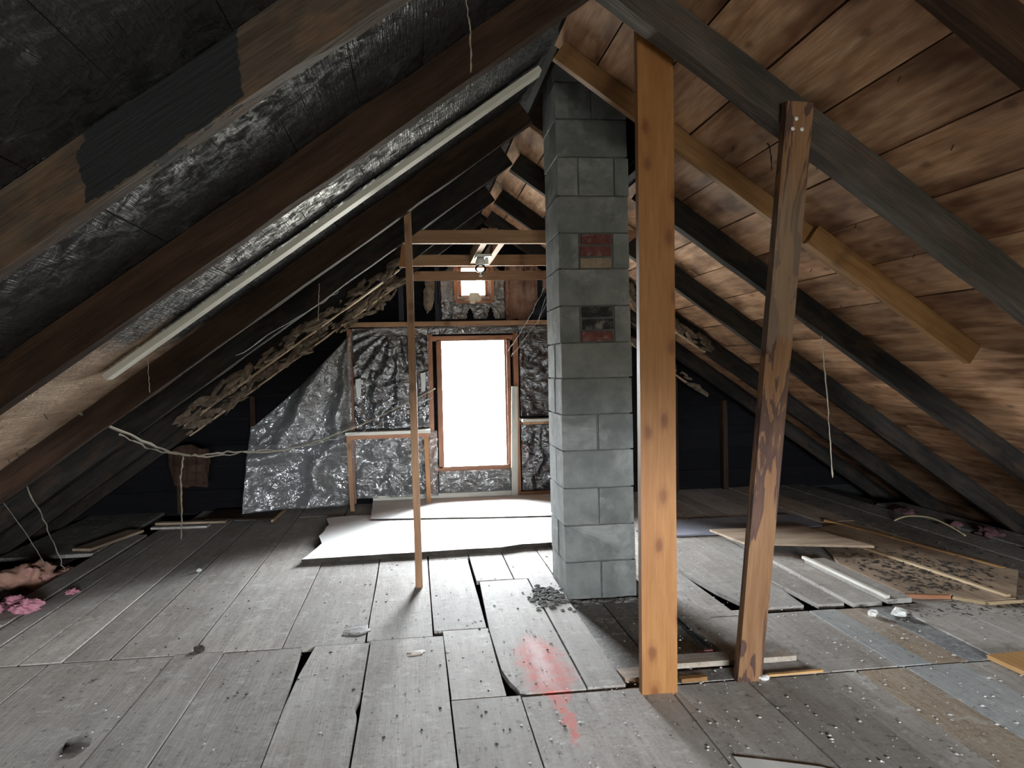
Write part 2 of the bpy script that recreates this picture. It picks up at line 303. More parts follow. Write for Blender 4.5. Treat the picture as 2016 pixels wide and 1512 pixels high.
def bar_mesh(L, w, d, seg=1, jit=0.0, bev=0.0, taper=None, ends=None, seed=0, skew=None):
    """A bar along X: width w in Y, depth d in Z, with wandering sawn or hewn faces."""
    rr = random.Random(seed); bm = bmesh.new(); rings = []
    for i in range(seg+1):
        t = i/seg; x = (t-0.5)*L; r = []
        for sy, sz in ((-1, -1), (1, -1), (1, 1), (-1, 1)):
            jx = 0
            if ends and i in (0, seg): jx = ends*rr.uniform(-1, 1)
            if skew: x_ = x + (skew[0] if i == 0 else skew[1] if i == seg else 0)*sz
            else: x_ = x
            r.append(bm.verts.new((x_+jx, sy*w/2+rr.uniform(-jit, jit), sz*d/2+rr.uniform(-jit, jit))))
        rings.append(r)
    for a, b in zip(rings, rings[1:]):
        for j in range(4): bm.faces.new((a[j], a[(j+1) % 4], b[(j+1) % 4], b[j]))
    bm.faces.new(rings[0]); bm.faces.new(rings[-1])
    if bev:
        es = [e for e in bm.edges if len(e.link_faces) == 2 and e.calc_face_angle(0) > 0.9]
        bmesh.ops.bevel(bm, geom=es, offset=bev, segments=1, affect='EDGES')
    return mesh_of(bm)
_seed = [100]
def bar(name, A, B, w, d, mat, parent=None, up=(0, 0, 1), seg=1, jit=0.0, bev=0.0, ends=None, skew=None):
    _seed[0] += 1
    L = (Vector(B)-Vector(A)).length
    return link(name, bar_mesh(L, w, d, seg, jit, bev, None, ends, _seed[0], skew), mat, parent, frame(A, B, up))
def box(name, x0, x1, y0, y1, z0, z1, mat, parent=None, axis='x', seg=1, jit=0.0, bev=0.0):
    cx, cy_, cz = (x0+x1)/2, (y0+y1)/2, (z0+z1)/2
    if axis == 'x': return bar(name, (x0, cy_, cz), (x1, cy_, cz), y1-y0, z1-z0, mat, parent, (0, 0, 1), seg, jit, bev)
    if axis == 'y': return bar(name, (cx, y0, cz), (cx, y1, cz), x1-x0, z1-z0, mat, parent, (0, 0, 1), seg, jit, bev)
    return bar(name, (cx, cy_, z0), (cx, cy_, z1), x1-x0, y1-y0, mat, parent, (0, 1, 0), seg, jit, bev)
def slab(name, poly, z0, z1, mat, parent=None, along='y', rough=0.0, step=0.12, zfun=None, seed=None):
    """A flat sheet with a free outline; long edges may wander. Grain along world Y (or X)."""
    _seed[0] += 1; rr = random.Random(seed or _seed[0])
    pts = []
    for i, p in enumerate(poly):
        q = poly[(i+1) % len(poly)]; L = math.dist(p, q); n = max(1, int(L/step)) if rough else 1
        for k_ in range(n):
            t = k_/n; x = p[0]+(q[0]-p[0])*t; y = p[1]+(q[1]-p[1])*t
            if rough and k_: x += rr.uniform(-rough, rough); y += rr.uniform(-rough, rough)
            pts.append((x, y))
    cx = sum(p[0] for p in pts)/len(pts); cy_ = sum(p[1] for p in pts)/len(pts)
    bm = bmesh.new(); zc = (z0+z1)/2
    def loc(x, y): return ((y-cy_), -(x-cx)) if along == 'y' else (x-cx, y-cy_)
    zf = zfun or (lambda x, y: 0.0)
    top = [bm.verts.new((*loc(x, y), z1-zc+zf(x, y))) for x, y in pts]; bot = [bm.verts.new((*loc(x, y), z0-zc+zf(x, y))) for x, y in pts]
    bm.faces.new(top); bm.faces.new(bot[::-1])
    for i in range(len(pts)):
        j = (i+1) % len(pts); bm.faces.new((top[i], bot[i], bot[j], top[j]))
    if zfun: bmesh.ops.triangulate(bm, faces=[f for f in bm.faces if len(f.verts) > 4])
    w = Matrix.Translation((cx, cy_, zc))
    if along == 'y': w = w @ Matrix.Rotation(math.pi/2, 4, 'Z')
    return link(name, mesh_of(bm), mat, parent, w)
def tube_mesh(pts, r, sides=5, wob=0.0, seed=1):
    rr = random.Random(seed); bm = bmesh.new(); rings = []
    P = [Vector(p) for p in pts]
    for i, p in enumerate(P):
        t = (P[min(i+1, len(P)-1)]-P[max(i-1, 0)]).normalized()
        u = t.cross(Vector((0.3, 0.9, 0.2))).normalized(); v = t.cross(u)
        rad = (r(i/(len(P)-1)) if callable(r) else r)*(1+rr.uniform(-wob, wob))
        rings.append([bm.verts.new(p+(u*math.cos(a)+v*math.sin(a))*rad) for a in [2*math.pi*k/sides for k in range(sides)]])
    for a, b in zip(rings, rings[1:]):
        for j in range(sides): bm.faces.new((a[j], a[(j+1) % sides], b[(j+1) % sides], b[j]))
    bm.faces.new(rings[0]); bm.faces.new(rings[-1]); return mesh_of(bm)
def smooth_path(ctrl, n=8, wob=0.0, seed=3):
    rr = random.Random(seed); P = [Vector(c) for c in ctrl]; out = []
    for i in range(len(P)-1):
        p0, p1, p2, p3 = P[max(i-1, 0)], P[i], P[i+1], P[min(i+2, len(P)-1)]
        for k_ in range(n):
            t = k_/n
            q = 0.5*((2*p1)+(p2-p0)*t+(2*p0-5*p1+4*p2-p3)*t*t+(3*p1-p0-3*p2+p3)*t**3)
            out.append(q+Vector((rr.uniform(-wob, wob), rr.uniform(-wob, wob), rr.uniform(-wob, wob))))
    out.append(P[-1]); return out
def lump_mesh(sx, sy, sz, seed, rough=0.35, sub=2, freq=2.2):
    bm = bmesh.new(); bmesh.ops.create_icosphere(bm, subdivisions=sub, radius=1.0); off = Vector((seed*3.7, seed*1.3, seed*7.1))
    for v in bm.verts:
        n = noise.noise(v.co*freq+off)+0.5*noise.noise(v.co*freq*2.3+off)
        v.co *= 1+rough*n; v.co = Vector((v.co.x*sx, v.co.y*sy, v.co.z*sz))
    return mesh_of(bm)
def lathe(name, prof, mat, parent, loc, n=16):
    bm = bmesh.new(); rings = []
    for r, z in prof: rings.append([bm.verts.new((r*math.cos(2*math.pi*k/n), r*math.sin(2*math.pi*k/n), z)) for k in range(n)])
    for a, b in zip(rings, rings[1:]):
        for j in range(n): bm.faces.new((a[j], a[(j+1) % n], b[(j+1) % n], b[j]))
    bm.faces.new(rings[0]); bm.faces.new(rings[-1])
    return link(name, mesh_of(bm), mat, parent, Matrix.Translation(loc), smooth=True)

# ------------------------------------------------------------------ roof geometry
SL = 0.71; RX = 0.66; ZS = 2.70; ZR = 2.54            # slope, ridge x, underside of boards at ridge, underside of rafters at ridge
ANG = math.atan(SL); CO = math.cos(ANG)
XL, XR = -3.60, 4.92
def roof_z(x, z0=ZS): return z0-SL*abs(x-RX)
CH = (0.79, 1.19, 4.10, 4.51)
HO = (0.71, 1.215, 3.46, 4.53)                        # opening framed in the boards for it
#                        # chimney plan x0 x1 y0 y1

# ------------------------------------------------------------------ floor
floor = link('floor', bar_mesh(10.2, 8.4, 0.02), 'subfloor', None, frame((RX, BACK_Y-0.1, -0.16), (RX, FAR_Y+0.34, -0.16), (0, 0, 1)))
tag(floor, 'dusty floor of wide grey boards with gaps and paint marks', kind='structure')
FL = floor
def plank(x0, x1, y0, y1, mat='floor', z=0.0, t=0.024, quad=None, gap=0.0035):
    j = lambda: R.uniform(-0.0025, 0.0025)
    if quad: poly = quad
    else: poly = [(x0+gap+j(), y0+gap), (x1-gap+j(), y0+gap), (x1-gap+j(), y1-gap), (x0+gap+j(), y1-gap)]
    dz = R.uniform(-0.003, 0.002)
    n0 = len(FL.children)
    o = slab('plank', poly, z-t+dz, z+dz, mat, None, 'y', 0.0015, 0.35)
    w = o.matrix_basis.copy(); o.parent = FL; o.matrix_basis = FL.matrix_basis.inverted() @ w
    return o
def run(xs, y0, y1, mats=None, z=0.0, splits=(), gap=0.0035):
    for i, (a, b) in enumerate(zip(xs, xs[1:])):
        ys = [y0]+[s+R.uniform(-0.02, 0.02) for s in splits]+[y1]
        for c, d in zip(ys, ys[1:]): plank(a, b, c, d, (mats[i] if mats else 'floor'), z, gap=gap)
YE = FAR_Y+0.05; Y0 = -2.55
run([-1.93, -1.73, -1.55, -1.35], 3.54, YE, splits=(6.7,), gap=0.008); run([-1.35, -1.01, -0.62, -0.25], 3.54, YE, splits=(6.7,), gap=0.005)
plank(-2.06, -1.935, 3.8, 6.5); plank(0, 0, 0, 0, quad=[(-2.22, 4.15), (-2.085, 4.15), (-2.10, 6.3), (-2.24, 6.3)])
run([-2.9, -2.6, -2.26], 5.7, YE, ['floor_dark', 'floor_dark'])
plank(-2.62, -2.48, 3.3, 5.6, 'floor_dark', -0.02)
run([-3.3, -2.95, -2.6, -2.3, -1.95, -1.6, -1.08, -0.87], Y0, 3.54, splits=(0.6,))
plank(0, 0, 0, 0, quad=[(-0.866, Y0), (-0.513, Y0), (-0.513, 2.9), (-0.532, 3.536), (-0.866, 3.536)])
plank(0, 0, 0, 0, quad=[(-0.507, Y0), (-0.233, Y0), (-0.234, 2.78), (-0.246, 2.86), (-0.234, 2.95), (-0.233, 3.536), (-0.472, 3.536), (-0.498, 3.2), (-0.507, 2.9)])
run([-0.23, 0.105], Y0, 3.565, splits=(0.9,)); run([-0.25, 0.06], 3.565, YE, splits=(5.3,))
plank(0.105, 0.37, Y0, 2.86); plank(0.105, 0.322, 2.865, 3.63); plank(0.062, 0.318, 3.635, 5.0); plank(0.062, 0.33, 5.0, YE)
plank(0, 0, 0, 0, quad=[(0.395, 2.875), (0.628, 2.875), (0.628, 4.44), (0.350, 4.44), (0.325, 3.6), (0.327, 3.12), (0.345, 3.0), (0.372, 2.90)])
plank(0.632, 0.785, 2.875, 4.44); run([0.33, 0.55, 0.79], 4.445, YE)
run([0.37, 0.94, 1.26, 1.55, 1.72, 1.93, 2.18, 2.5, 2.85, 3.2, 3.6, 4.1, 4.6], Y0, 2.845, ['floor', 'floor', 'floor', 'floor', 'floor_tan', 'floor_blue', 'floor', 'floor', 'floor', 'floor', 'floor', 'floor'], splits=(0.4,))
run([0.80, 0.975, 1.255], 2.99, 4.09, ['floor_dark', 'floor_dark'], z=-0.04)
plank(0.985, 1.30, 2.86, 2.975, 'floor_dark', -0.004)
run([0.79, 1.0, 1.255], 4.53, YE)
plank(0, 0, 0, 0, quad=[(1.285, 3.03), (1.555, 3.03), (1.535, 4.5), (1.275, 4.5)], t=0.03); plank(1.275, 1.54, 4.505, 6.9)
plank(0, 0, 0, 0, quad=[(1.665, 3.66), (1.932, 3.66), (1.955, 3.95), (1.96, 5.3), (1.55, 5.3), (1.552, 4.45), (1.60, 3.98)]); plank(1.55, 1.96, 5.305, YE)
plank(0, 0, 0, 0, quad=[(2.012, 3.66), (2.15, 3.66), (2.155, 6.0), (1.968, 6.0), (1.968, 4.3)]); plank(1.968, 2.16, 6.0, YE)
plank(2.165, 2.325, 3.60, 5.5, 'floor', 0.012); plank(2.335, 2.475, 3.58, 4.42, 'floor', 0.026); plank(2.335, 2.5, 4.43, YE)
plank(2.165, 2.325, 5.5, YE)
run([1.31, 1.62, 1.91, 2.055, 2.22, 2.35, 2.62, 2.9, 3.2, 3.6, 4.1, 4.6], 2.855, 3.575, ['floor', 'floor', 'floor_blue', 'floor_tan', 'floor_slate', 'floor', 'floor', 'floor', 'floor', 'floor', 'floor'])
plank(1.40, 1.62, 3.58, 3.65)
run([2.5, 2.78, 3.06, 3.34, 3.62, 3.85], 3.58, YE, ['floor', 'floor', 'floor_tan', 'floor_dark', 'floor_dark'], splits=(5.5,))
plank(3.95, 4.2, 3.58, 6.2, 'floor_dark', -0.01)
for x in (-2.45, 4.05):                                # joists that show where boards are missing
    o = box('joist', x-0.04, x+0.04, Y0, YE, -0.15, -0.035, 'subfloor', None, 'y'); w = o.matrix_basis.copy(); o.parent = FL; o.matrix_basis = FL.matrix_basis.inverted() @ w

# ------------------------------------------------------------------ roof boards
def roof_boards(side, parent, mat, skip=None):
    xs = []; wX = 0.2105; n = 0
    edge = RX+side*0.02
    first = 1.27-RX-2*wX if side > 0 else 0.19
    bounds = [0.012]; x = first
    while x < (XR-RX if side > 0 else RX-XL): bounds.append(x); x += wX
    bounds.append(XR-RX if side > 0 else RX-XL)
    for a, b in zip(bounds, bounds[1:]):
        ys = [BACK_Y]; y = BACK_Y+R.choice([1.2, 2.0, 3.35])
        for cand in (-1.3, 0.7, 1.72, 2.68, 4.09, 4.93, 5.97, 6.85):
            if cand-ys[-1] > 1.8 and R.random() < 0.45 and FAR_Y-cand > 0.7: ys.append(cand)
        ys.append(FAR_Y+0.05)
        for c, d in zip(ys, ys[1:]):
            segs = [(c, d)]
            xa, xb = RX+side*a, RX+side*b
            if side > 0 and xb > HO[0]+0.02 and xa < HO[1]-0.02:
                segs = []
                if c < HO[2]-0.02: segs.append((c, min(d, HO[2])))
                if d > HO[3]+0.02: segs.append((max(c, HO[3]), d))
            for e, f in segs:
                if f-e < 0.05: continue
                m = (a+b)/2; g = (0.005+R.uniform(0, 0.004)) if side > 0 else 0.0015; dz = R.uniform(0, 0.004)
                P = lambda yy: Vector((RX+side*m, yy, ZS-SL*m+0.011+dz))
                _seed[0] += 1
                me = bar_mesh(f-e-0.004, (b-a)/CO-g, 0.022, max(2, int((f-e)/0.5)), 0.0015, 0, None, None, _seed[0])
                nrm = Vector((side*math.sin(ANG), 0, math.cos(ANG)))
                link('board', me, mat, parent, frame(P(e+0.002), P(f-0.002), nrm))
def felt(side, parent):
    bm = bmesh.new(); X0, X1 = RX, (XR if side > 0 else XL)
    xs = [X0, HO[0], HO[1], X1] if side > 0 else [X0, X1]
    ys = [BACK_Y-0.2, HO[2], HO[3], FAR_Y+0.25]
    for i in range(len(xs)-1):
        for j in range(3):
            if side > 0 and i == 1 and j == 1: continue
            q = [(xs[i], ys[j]), (xs[i+1], ys[j]), (xs[i+1], ys[j+1]), (xs[i], ys[j+1])]
            bm.faces.new([bm.verts.new((x, y, roof_z(x)+0.045)) for x, y in q])
    bmesh.ops.remove_doubles(bm, verts=bm.verts, dist=1e-5)
    return link('roofing_felt', mesh_of(bm), 'felt', parent)
def curb(parent):                                       # dark boxed-in shaft round the chimney above the boards
    bm = bmesh.new(); a, b, c, d = HO[0]-0.01, HO[1]+0.01, HO[2]-0.01, HO[3]+0.01; t = 3.12
    P = [(a, c), (b, c), (b, d), (a, d)]
    for (x0, y0), (x1, y1) in zip(P, P[1:]+P[:1]):
        bm.faces.new([bm.verts.new(v) for v in ((x0, y0, roof_z(x0)), (x1, y1, roof_z(x1)), (x1, y1, t), (x0, y0, t))])
    bm.faces.new([bm.verts.new((x, y, t)) for x, y in P])
    bmesh.ops.remove_doubles(bm, verts=bm.verts, dist=1e-5)
    return link('chimney_shaft', mesh_of(bm), 'rafter', parent)
ceil_r = empty('ceiling_right', (RX, 0, ZS), 'warm brown roof boarding on the slope behind the orange post', kind='structure')
ceil_l = empty('ceiling_left', (RX, 0, ZS), 'charred black roof boarding on the slope over the plastic drape', kind='structure')
roof_boards(1, ceil_r, 'sheath'); roof_boards(-1, ceil_l, 'sheath_left'); felt(1, ceil_r); felt(-1, ceil_l); curb(ceil_r)

def roof_nail(side, x, y, L, parent):
    me = tube_mesh([(0, 0, 0.004), (0, 0, -L)], 0.0018, 5)
    link('nail', me, 'nail_dark', parent, Matrix.Translation((x, y, roof_z(x))) @ Matrix.Rotation(side*ANG*0.8, 4, 'Y'))
for x, y in ((-1.93, 3.93), (-1.90, 3.95), (-1.87, 3.97), (-1.62, 3.62), (-1.02, 3.5), (-0.72, 3.3), (-0.45, 3.35), (-0.2, 3.3), (0.05, 3.3), (0.3, 3.4)): roof_nail(-1, x, y, 0.028, ceil_l)
for x, y in ((1.40, 3.2), (1.62, 2.9), (1.9, 3.1), (2.1, 3.0), (2.05, 3.75), (2.3, 3.9), (1.75, 2.3), (1.5, 2.2)): roof_nail(1, x, y, 0.02, ceil_r)

# ------------------------------------------------------------------ rafters
DEP = (ZS-ZR)*CO
def rafter(side, y1, mat, label, xa=0.0, xb=None, w=0.06, depth=DEP, z0=ZR, jit=0.004, group='heavy rafters', y0=None, seg=26, name='rafter', cat='rafter', skew=None):
    xb = xb if xb is not None else ((XR-RX) if side > 0 else (RX-XL))-0.35
    yc = (y1-w/2) if y0 is None else y0
    off = depth/2
    A = Vector((RX+side*xa, yc, z0-SL*xa)); B = Vector((RX+side*xb, yc, z0-SL*xb))
    nrm = Vector((side*math.sin(ANG), 0, math.cos(ANG)))
    A += nrm*off; B += nrm*off
    o = bar(name, A, B, w, depth-0.003, mat, None, nrm, seg, jit, 0.0, skew=skew)
    return tag(o, label, cat, group)
ROWS = [(1.78, 1.78), (2.70, 2.69), (4.12, 4.12), (4.96, 5.10), (6.02, 6.12), (6.88, 6.95)]
LL = ['brown rafter on the charred slope with a black scorched patch, nearest the viewer',
      'thick dark brown rafter on the charred slope just above the pale batten',
      'dark rafter on the charred slope that the slim pine post stands under',
      'black rafter on the charred slope with a thin bright lower edge',
      'black rafter on the charred slope hung with broken plaster, second from the gable window',
      'charred-slope rafter closest to the gable window, edged with crumbled lath']
RL = ['dark rafter crossing the top corner of the warm boarded slope',
      'smoke-grey rafter on the warm slope that the two tall posts are fixed to',
      'grey rafter on the warm slope starting beside the chimney block stack',
      'black rafter on the warm slope, first one beyond the chimney',
      'rafter on the warm slope carrying crumbled plaster between the two posts',
      'rafter on the warm slope closest to the gable wall']
for i, (yl, yr) in enumerate(ROWS):
    rafter(-1, yl, 'rafter_patch' if i == 0 else ('rafter' if i in (1, 2) else 'rafter_grey'), LL[i])
    rafter(1, yr, 'rafter' if i == 0 else 'rafter_smoke' if i == 1 else 'rafter_grey', RL[i], xa=(CH[1]+0.02-RX) if i == 2 else 0.0, w=0.088 if i == 1 else 0.06)
# lighter timbers added beside the chimney
rafter(1, 3.40, 'fir_old', 'slim amber sister rafter crossing in front of the chimney top', xa=-0.015, xb=1.42, w=0.042, depth=0.092, z0=ZS-0.113-0.002, jit=0.001, group=None, seg=8, name='sister_rafter')
rafter(1, 3.35, 'fir_old', 'short amber timber lapped on the sister rafter, ending partway down the warm slope', xa=1.13, xb=1.93, w=0.042, depth=0.10, z0=ZS-0.1235, jit=0.001, group=None, seg=6, name='sister_rafter')
rafter(-1, 3.655, 'whitewood', 'long pale batten running up the charred slope towards the chimney', xa=0.03, xb=2.0, w=0.085, depth=0.03, z0=ZS-0.056, jit=0.001, group=None, seg=8, name='roof_batten', cat='batten')

# ------------------------------------------------------------------ gable walls
def gable(name, y, inward, holes, mat, label):
    """A gable wall of horizontal boards with window openings, on studs."""
    root = empty(name, (RX, y, 0), label, kind='structure')
    z = -0.02; i = 0
    while z < 2.74:
        z1 = z+0.21; mid = z+0.105
        half = max(0.03, (ZS+0.04-min(z+0.05, 2.7))/SL)
        x0, x1 = max(XL, RX-half), min(XR, RX+half)
        cuts = sorted([(h[0], h[1]) for h in holes if h[2] < z1-0.001 and h[3] > z+0.001])
        spans = []; s = x0
        full = [h for h in holes if h[2] < z1-0.001 and h[3] > z+0.001]
        for a, b in cuts: spans.append((s, a)); s = b
        spans.append((s, x1))
        for a, b in spans:
            if b-a > 0.02: box('board', a, b, y, y+0.025*inward if inward > 0 else y+0.025, z+0.002, z1-0.002, mat, root, 'x', 3, 0.001)
        for h in full:                                 # strips that square off the opening above and below
            if h[2] > z+0.012: box('board', h[0], h[1], y, y+0.025, z+0.002, h[2], mat, root, 'x')
            if h[3] < z1-0.012: box('board', h[0], h[1], y, y+0.025, h[3], z1-0.002, mat, root, 'x')
        z = z1; i += 1
    bm = bmesh.new()                                   # building paper outside the boards
    xs = sorted(set([XL-0.3, XR+0.3]+[v for h in holes for v in h[:2]])); zs = sorted(set([-0.2, 2.95]+[v for h in holes for v in h[2:]]))
    yy = y+0.03 if inward < 0 else y-0.03
    for a, b in zip(xs, xs[1:]):
        for c, d in zip(zs, zs[1:]):
            if any(h[0] <= (a+b)/2 <= h[1] and h[2] <= (c+d)/2 <= h[3] for h in holes): continue
            bm.faces.new([bm.verts.new(p) for p in ((a, yy, c), (b, yy, c), (b, yy, d), (a, yy, d))])
    bmesh.ops.remove_doubles(bm, verts=bm.verts, dist=1e-5)
    link('building_paper', mesh_of(bm), 'felt', root)
    return root
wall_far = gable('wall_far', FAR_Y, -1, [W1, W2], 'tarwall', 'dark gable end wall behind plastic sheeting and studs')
wall_back = gable('wall_back', BACK_Y, 1, [W3], 'rafter', 'dark boarded gable wall behind the viewer')
def stud(x, z0, z1, mat, w=0.045, d=0.09, y=None, lean=0.0):
    y = FAR_Y-d/2-0.003 if y is None else y
    bar('stud', (x, y, z0), (x+lean, y, z1), w, d, mat, wall_far, (0, 1, 0), 6, 0.001)
for x in (-2.1, -1.45, 2.0, 2.5, 3.0):
    stud(x, 0.0, min(1.62, roof_z(x)-0.17), 'rafter')
stud(-0.575, 0.02, 1.62, 'redwood'); stud(0.155, 0.0, 1.56, 'redwood'); stud(0.955, 0.0, 1.56, 'redwood'); stud(1.36, 0.0, 1.62, 'rafter')
stud(-0.1, 1.69, 2.1, 'tar'); stud(0.235, 1.69, 2.2, 'tar'); stud(1.2, 1.69, 2.1, 'tar')

def window(name, Wd, y, inward, label, mat, casing=0.045):
    root = empty(name, ((Wd[0]+Wd[1])/2, y, Wd[2]), label, kind='structure')
    x0, x1, z0, z1 = Wd; s = -1 if inward < 0 else 1; ya, yb = sorted((y-s*0.13, y+s*0.055)); t = 0.028
    box('jamb', x0-t*0.2, x0+t, ya, yb, z0, z1, mat, root, 'z'); box('jamb', x1-t, x1+t*0.2, ya, yb, z0, z1, mat, root, 'z')
    box('head', x0-casing, x1+casing, ya, yb+0.0, z1-0.012, z1+0.035, mat, root, 'x'); box('sill', x0-0.02, x1+0.02, ya, yb, z0-0.03, z0+0.012, mat, root, 'x')
    yg = y-s*0.09
    box('glass_pane', x0+t, x1-t, yg-0.002, yg+0.002, z0+0.012, z1-0.012, 'glass', root, 'x')
    return root, yg
win1, yg1 = window('window_1', W1, FAR_Y, -1, 'tall blown-out window in the gable with red-brown frame', 'redwood')
box('stop', W1[0]+0.028, W1[0]+0.045, FAR_Y-0.02, FAR_Y+0.02, W1[2], W1[3], 'redwood', win1, 'z'); box('stop', W1[1]-0.045, W1[1]-0.028, FAR_Y-0.02, FAR_Y+0.02, W1[2], W1[3], 'redwood', win1, 'z')
win2, yg2 = window('window_2', W2, FAR_Y, -1, 'small bright window high under the ridge', 'redwood', 0.03)
win3, yg3 = window('window_3', W3, BACK_Y, 1, 'wide window in the gable behind the viewer', 'redwood')

ledger = box('wall_rail', -0.62, 1.75, FAR_Y-0.145, FAR_Y-0.098, 1.635, 1.677, 'pine', None, 'x', 10, 0.0015)
tag(ledger, 'long pine rail across the gable wall just above the tall window', 'rail')
bb = box('baseboard_far', -0.40, 0.885, FAR_Y-0.125, FAR_Y-0.10, 0.0, 0.085, 'whitewood', None, 'x', 6, 0.001); tag(bb, 'pale board along the floor below the tall window', kind='structure')
bb = box('baseboard_right', 0.965, 1.75, FAR_Y-0.125, FAR_Y-0.10, 0.0, 0.07, 'redwood', None, 'x', 4, 0.001); tag(bb, 'brown board along the floor beside the chimney', kind='structure')
wb = bar('white_board', (0.905, FAR_Y-0.155, 0.0), (0.935, FAR_Y-0.115, 1.06), 0.058, 0.02, 'whitewood', None, (0, 1, 0), 4, 0.0005)
tag(wb, 'narrow white board standing upright against the tall window frame', 'board')

# ------------------------------------------------------------------ plastic sheeting
def sheet(name, corner, nu, nv, mat, label, disp, thick=0.0015, keep=None, group='polythene sheets on the gable wall'):
    """corner(u, v) gives the resting surface; disp(u, v) the folds towards the room."""
    bm = bmesh.new(); G = {}
    for i in range(nu+1):
        for j in range(nv+1):
            u, v = i/nu, j/nv; p = Vector(corner(u, v)); p.y -= disp(u, v, p)
            G[i, j] = bm.verts.new(p)
    for i in range(nu):
        for j in range(nv):
            if keep and not keep((i+0.5)/nu, (j+0.5)/nv): continue
            bm.faces.new((G[i, j], G[i+1, j], G[i+1, j+1], G[i, j+1]))
    bmesh.ops.delete(bm, geom=[v for v in bm.verts if not v.link_faces], context='VERTS')
    o = link(name, mesh_of(bm), mat, None, smooth=True)
    md = o.modifiers.new('thickness', 'SOLIDIFY'); md.thickness = thick
    return tag(o, label, 'plastic sheet', group)
def fn(p, s, seed=0.0): return noise.noise(Vector((p.x*s+seed, p.z*s-seed, seed*2.1)))
def crinkle(seed, amp, radial=None, k=26):
    def d(u, v, p):
        q = amp*(1.5*abs(fn(p, 7, seed))+0.75*abs(fn(p, 17, seed))+0.3*abs(fn(p, 37, seed)))
        if radial:
            dx, dz = p.x-radial[0], p.z-radial[1]; a = math.atan2(dz, dx); r = math.hypot(dx, dz)
            q += amp*1.3*(0.5+0.5*math.sin(a*k+3*fn(p, 4, seed)))**2*min(1.0, r*3)*max(0.0, 1-r*0.8)
        return q*min(1.0, 0.25+6*v)
    return d
YP = FAR_Y-0.10
def drape(u, v):                                        # hangs from the stud, pulled out over the left and dropping to the floor
    x = -0.56-0.88*u
    top = 1.60-0.83*min(1, u/0.97)**0.85 if u < 0.97 else 0.77
    z = 0.035+(top-0.035)*(1-v)
    return (x-0.05*v*u, YP-0.05-0.22*u*(0.3+0.7*v), z)
def drape_fold(u, v, p):
    dx, dz = p.x+0.54, p.z-1.66; a = math.atan2(dz, dx); r = math.hypot(dx, dz)
    f = 0.075*(0.5+0.5*math.sin(a*17+2.5*fn(p, 3, 4.0)))**1.7*min(1, r*1.6)
    f += 0.05*math.exp(-((p.z-(0.60-0.12*u))/0.05)**2)*(1-u*0.3)
    return f+0.03*fn(p, 5, 2.0)+0.022*abs(fn(p, 15, 5.0))+0.008*abs(fn(p, 33, 1.0))
sheet('plastic_sheet', drape, 60, 60, 'plastic_thick', 'cloudy plastic drape slanting down to the floor beside the small table', drape_fold)
sheet('plastic_sheet', lambda u, v: (-0.55+0.69*u, YP+0.055 if False else YP-0.004, 0.70+0.925*(1-v)), 56, 70, 'plastic', 'crinkled clear plastic stretched between stud and tall window, above the small table', crinkle(1.0, 0.028, (-0.15, 1.66), 23))
sheet('plastic_sheet', lambda u, v: (-0.55+0.75*u, YP-0.012, 0.07+0.60*(1-v)), 56, 48, 'plastic_thick', 'creased plastic behind and below the small table', crinkle(3.0, 0.030, (0.35, 0.75), 17))
sheet('plastic_sheet', lambda u, v: (0.205+0.68*u, YP-0.004, 0.085+0.20*(1-v)), 48, 18, 'plastic_thick', 'shiny plastic strip under the sill of the tall window', crinkle(5.0, 0.022))
sheet('plastic_sheet', lambda u, v: (0.985+0.72*u, YP-0.004, 0.775+0.85*(1-v)), 50, 56, 'plastic', 'bluish clear plastic between tall window and chimney, above the white shelf', crinkle(7.0, 0.020, (0.98, 1.15), 15))
sheet('plastic_sheet', lambda u, v: (0.985+0.72*u, YP-0.004, 0.075+0.65*(1-v)), 50, 48, 'plastic', 'clear plastic beside the chimney below the white shelf', crinkle(9.0, 0.020, (1.2, 0.75), 17))
sheet('plastic_sheet', lambda u, v: (-0.35+1.9*u, YP+0.02, 1.56+0.075*(1-v)), 60, 5, 'plastic', 'narrow strip of plastic under the long pine rail', crinkle(11.0, 0.012))
def keep_top(u, v):
    x, z = 0.265+0.60*u, 1.70+0.52*(1-v)
    if W2[0] < x < W2[1] and W2[2]+0.0 < z < 2.24: return False
    for cx, hw, top in ((0.535, 0.038, 1.80), (0.73, 0.034, 1.81)):
        if z < top and abs(x-cx) < hw*(1-(z-1.70)/(top-1.70))**0.6: return False
    return not ((u < 0.12 or u > 0.88) and v < 0.10+(0.12-min(u, 1-u))*0.6)
sheet('plastic_sheet', lambda u, v: (0.265+0.60*u, YP+0.03, 1.70+0.52*(1-v)), 60, 60, 'plastic_thick', 'torn cloudy plastic around the small upper window', crinkle(13.0, 0.014), keep=keep_top)

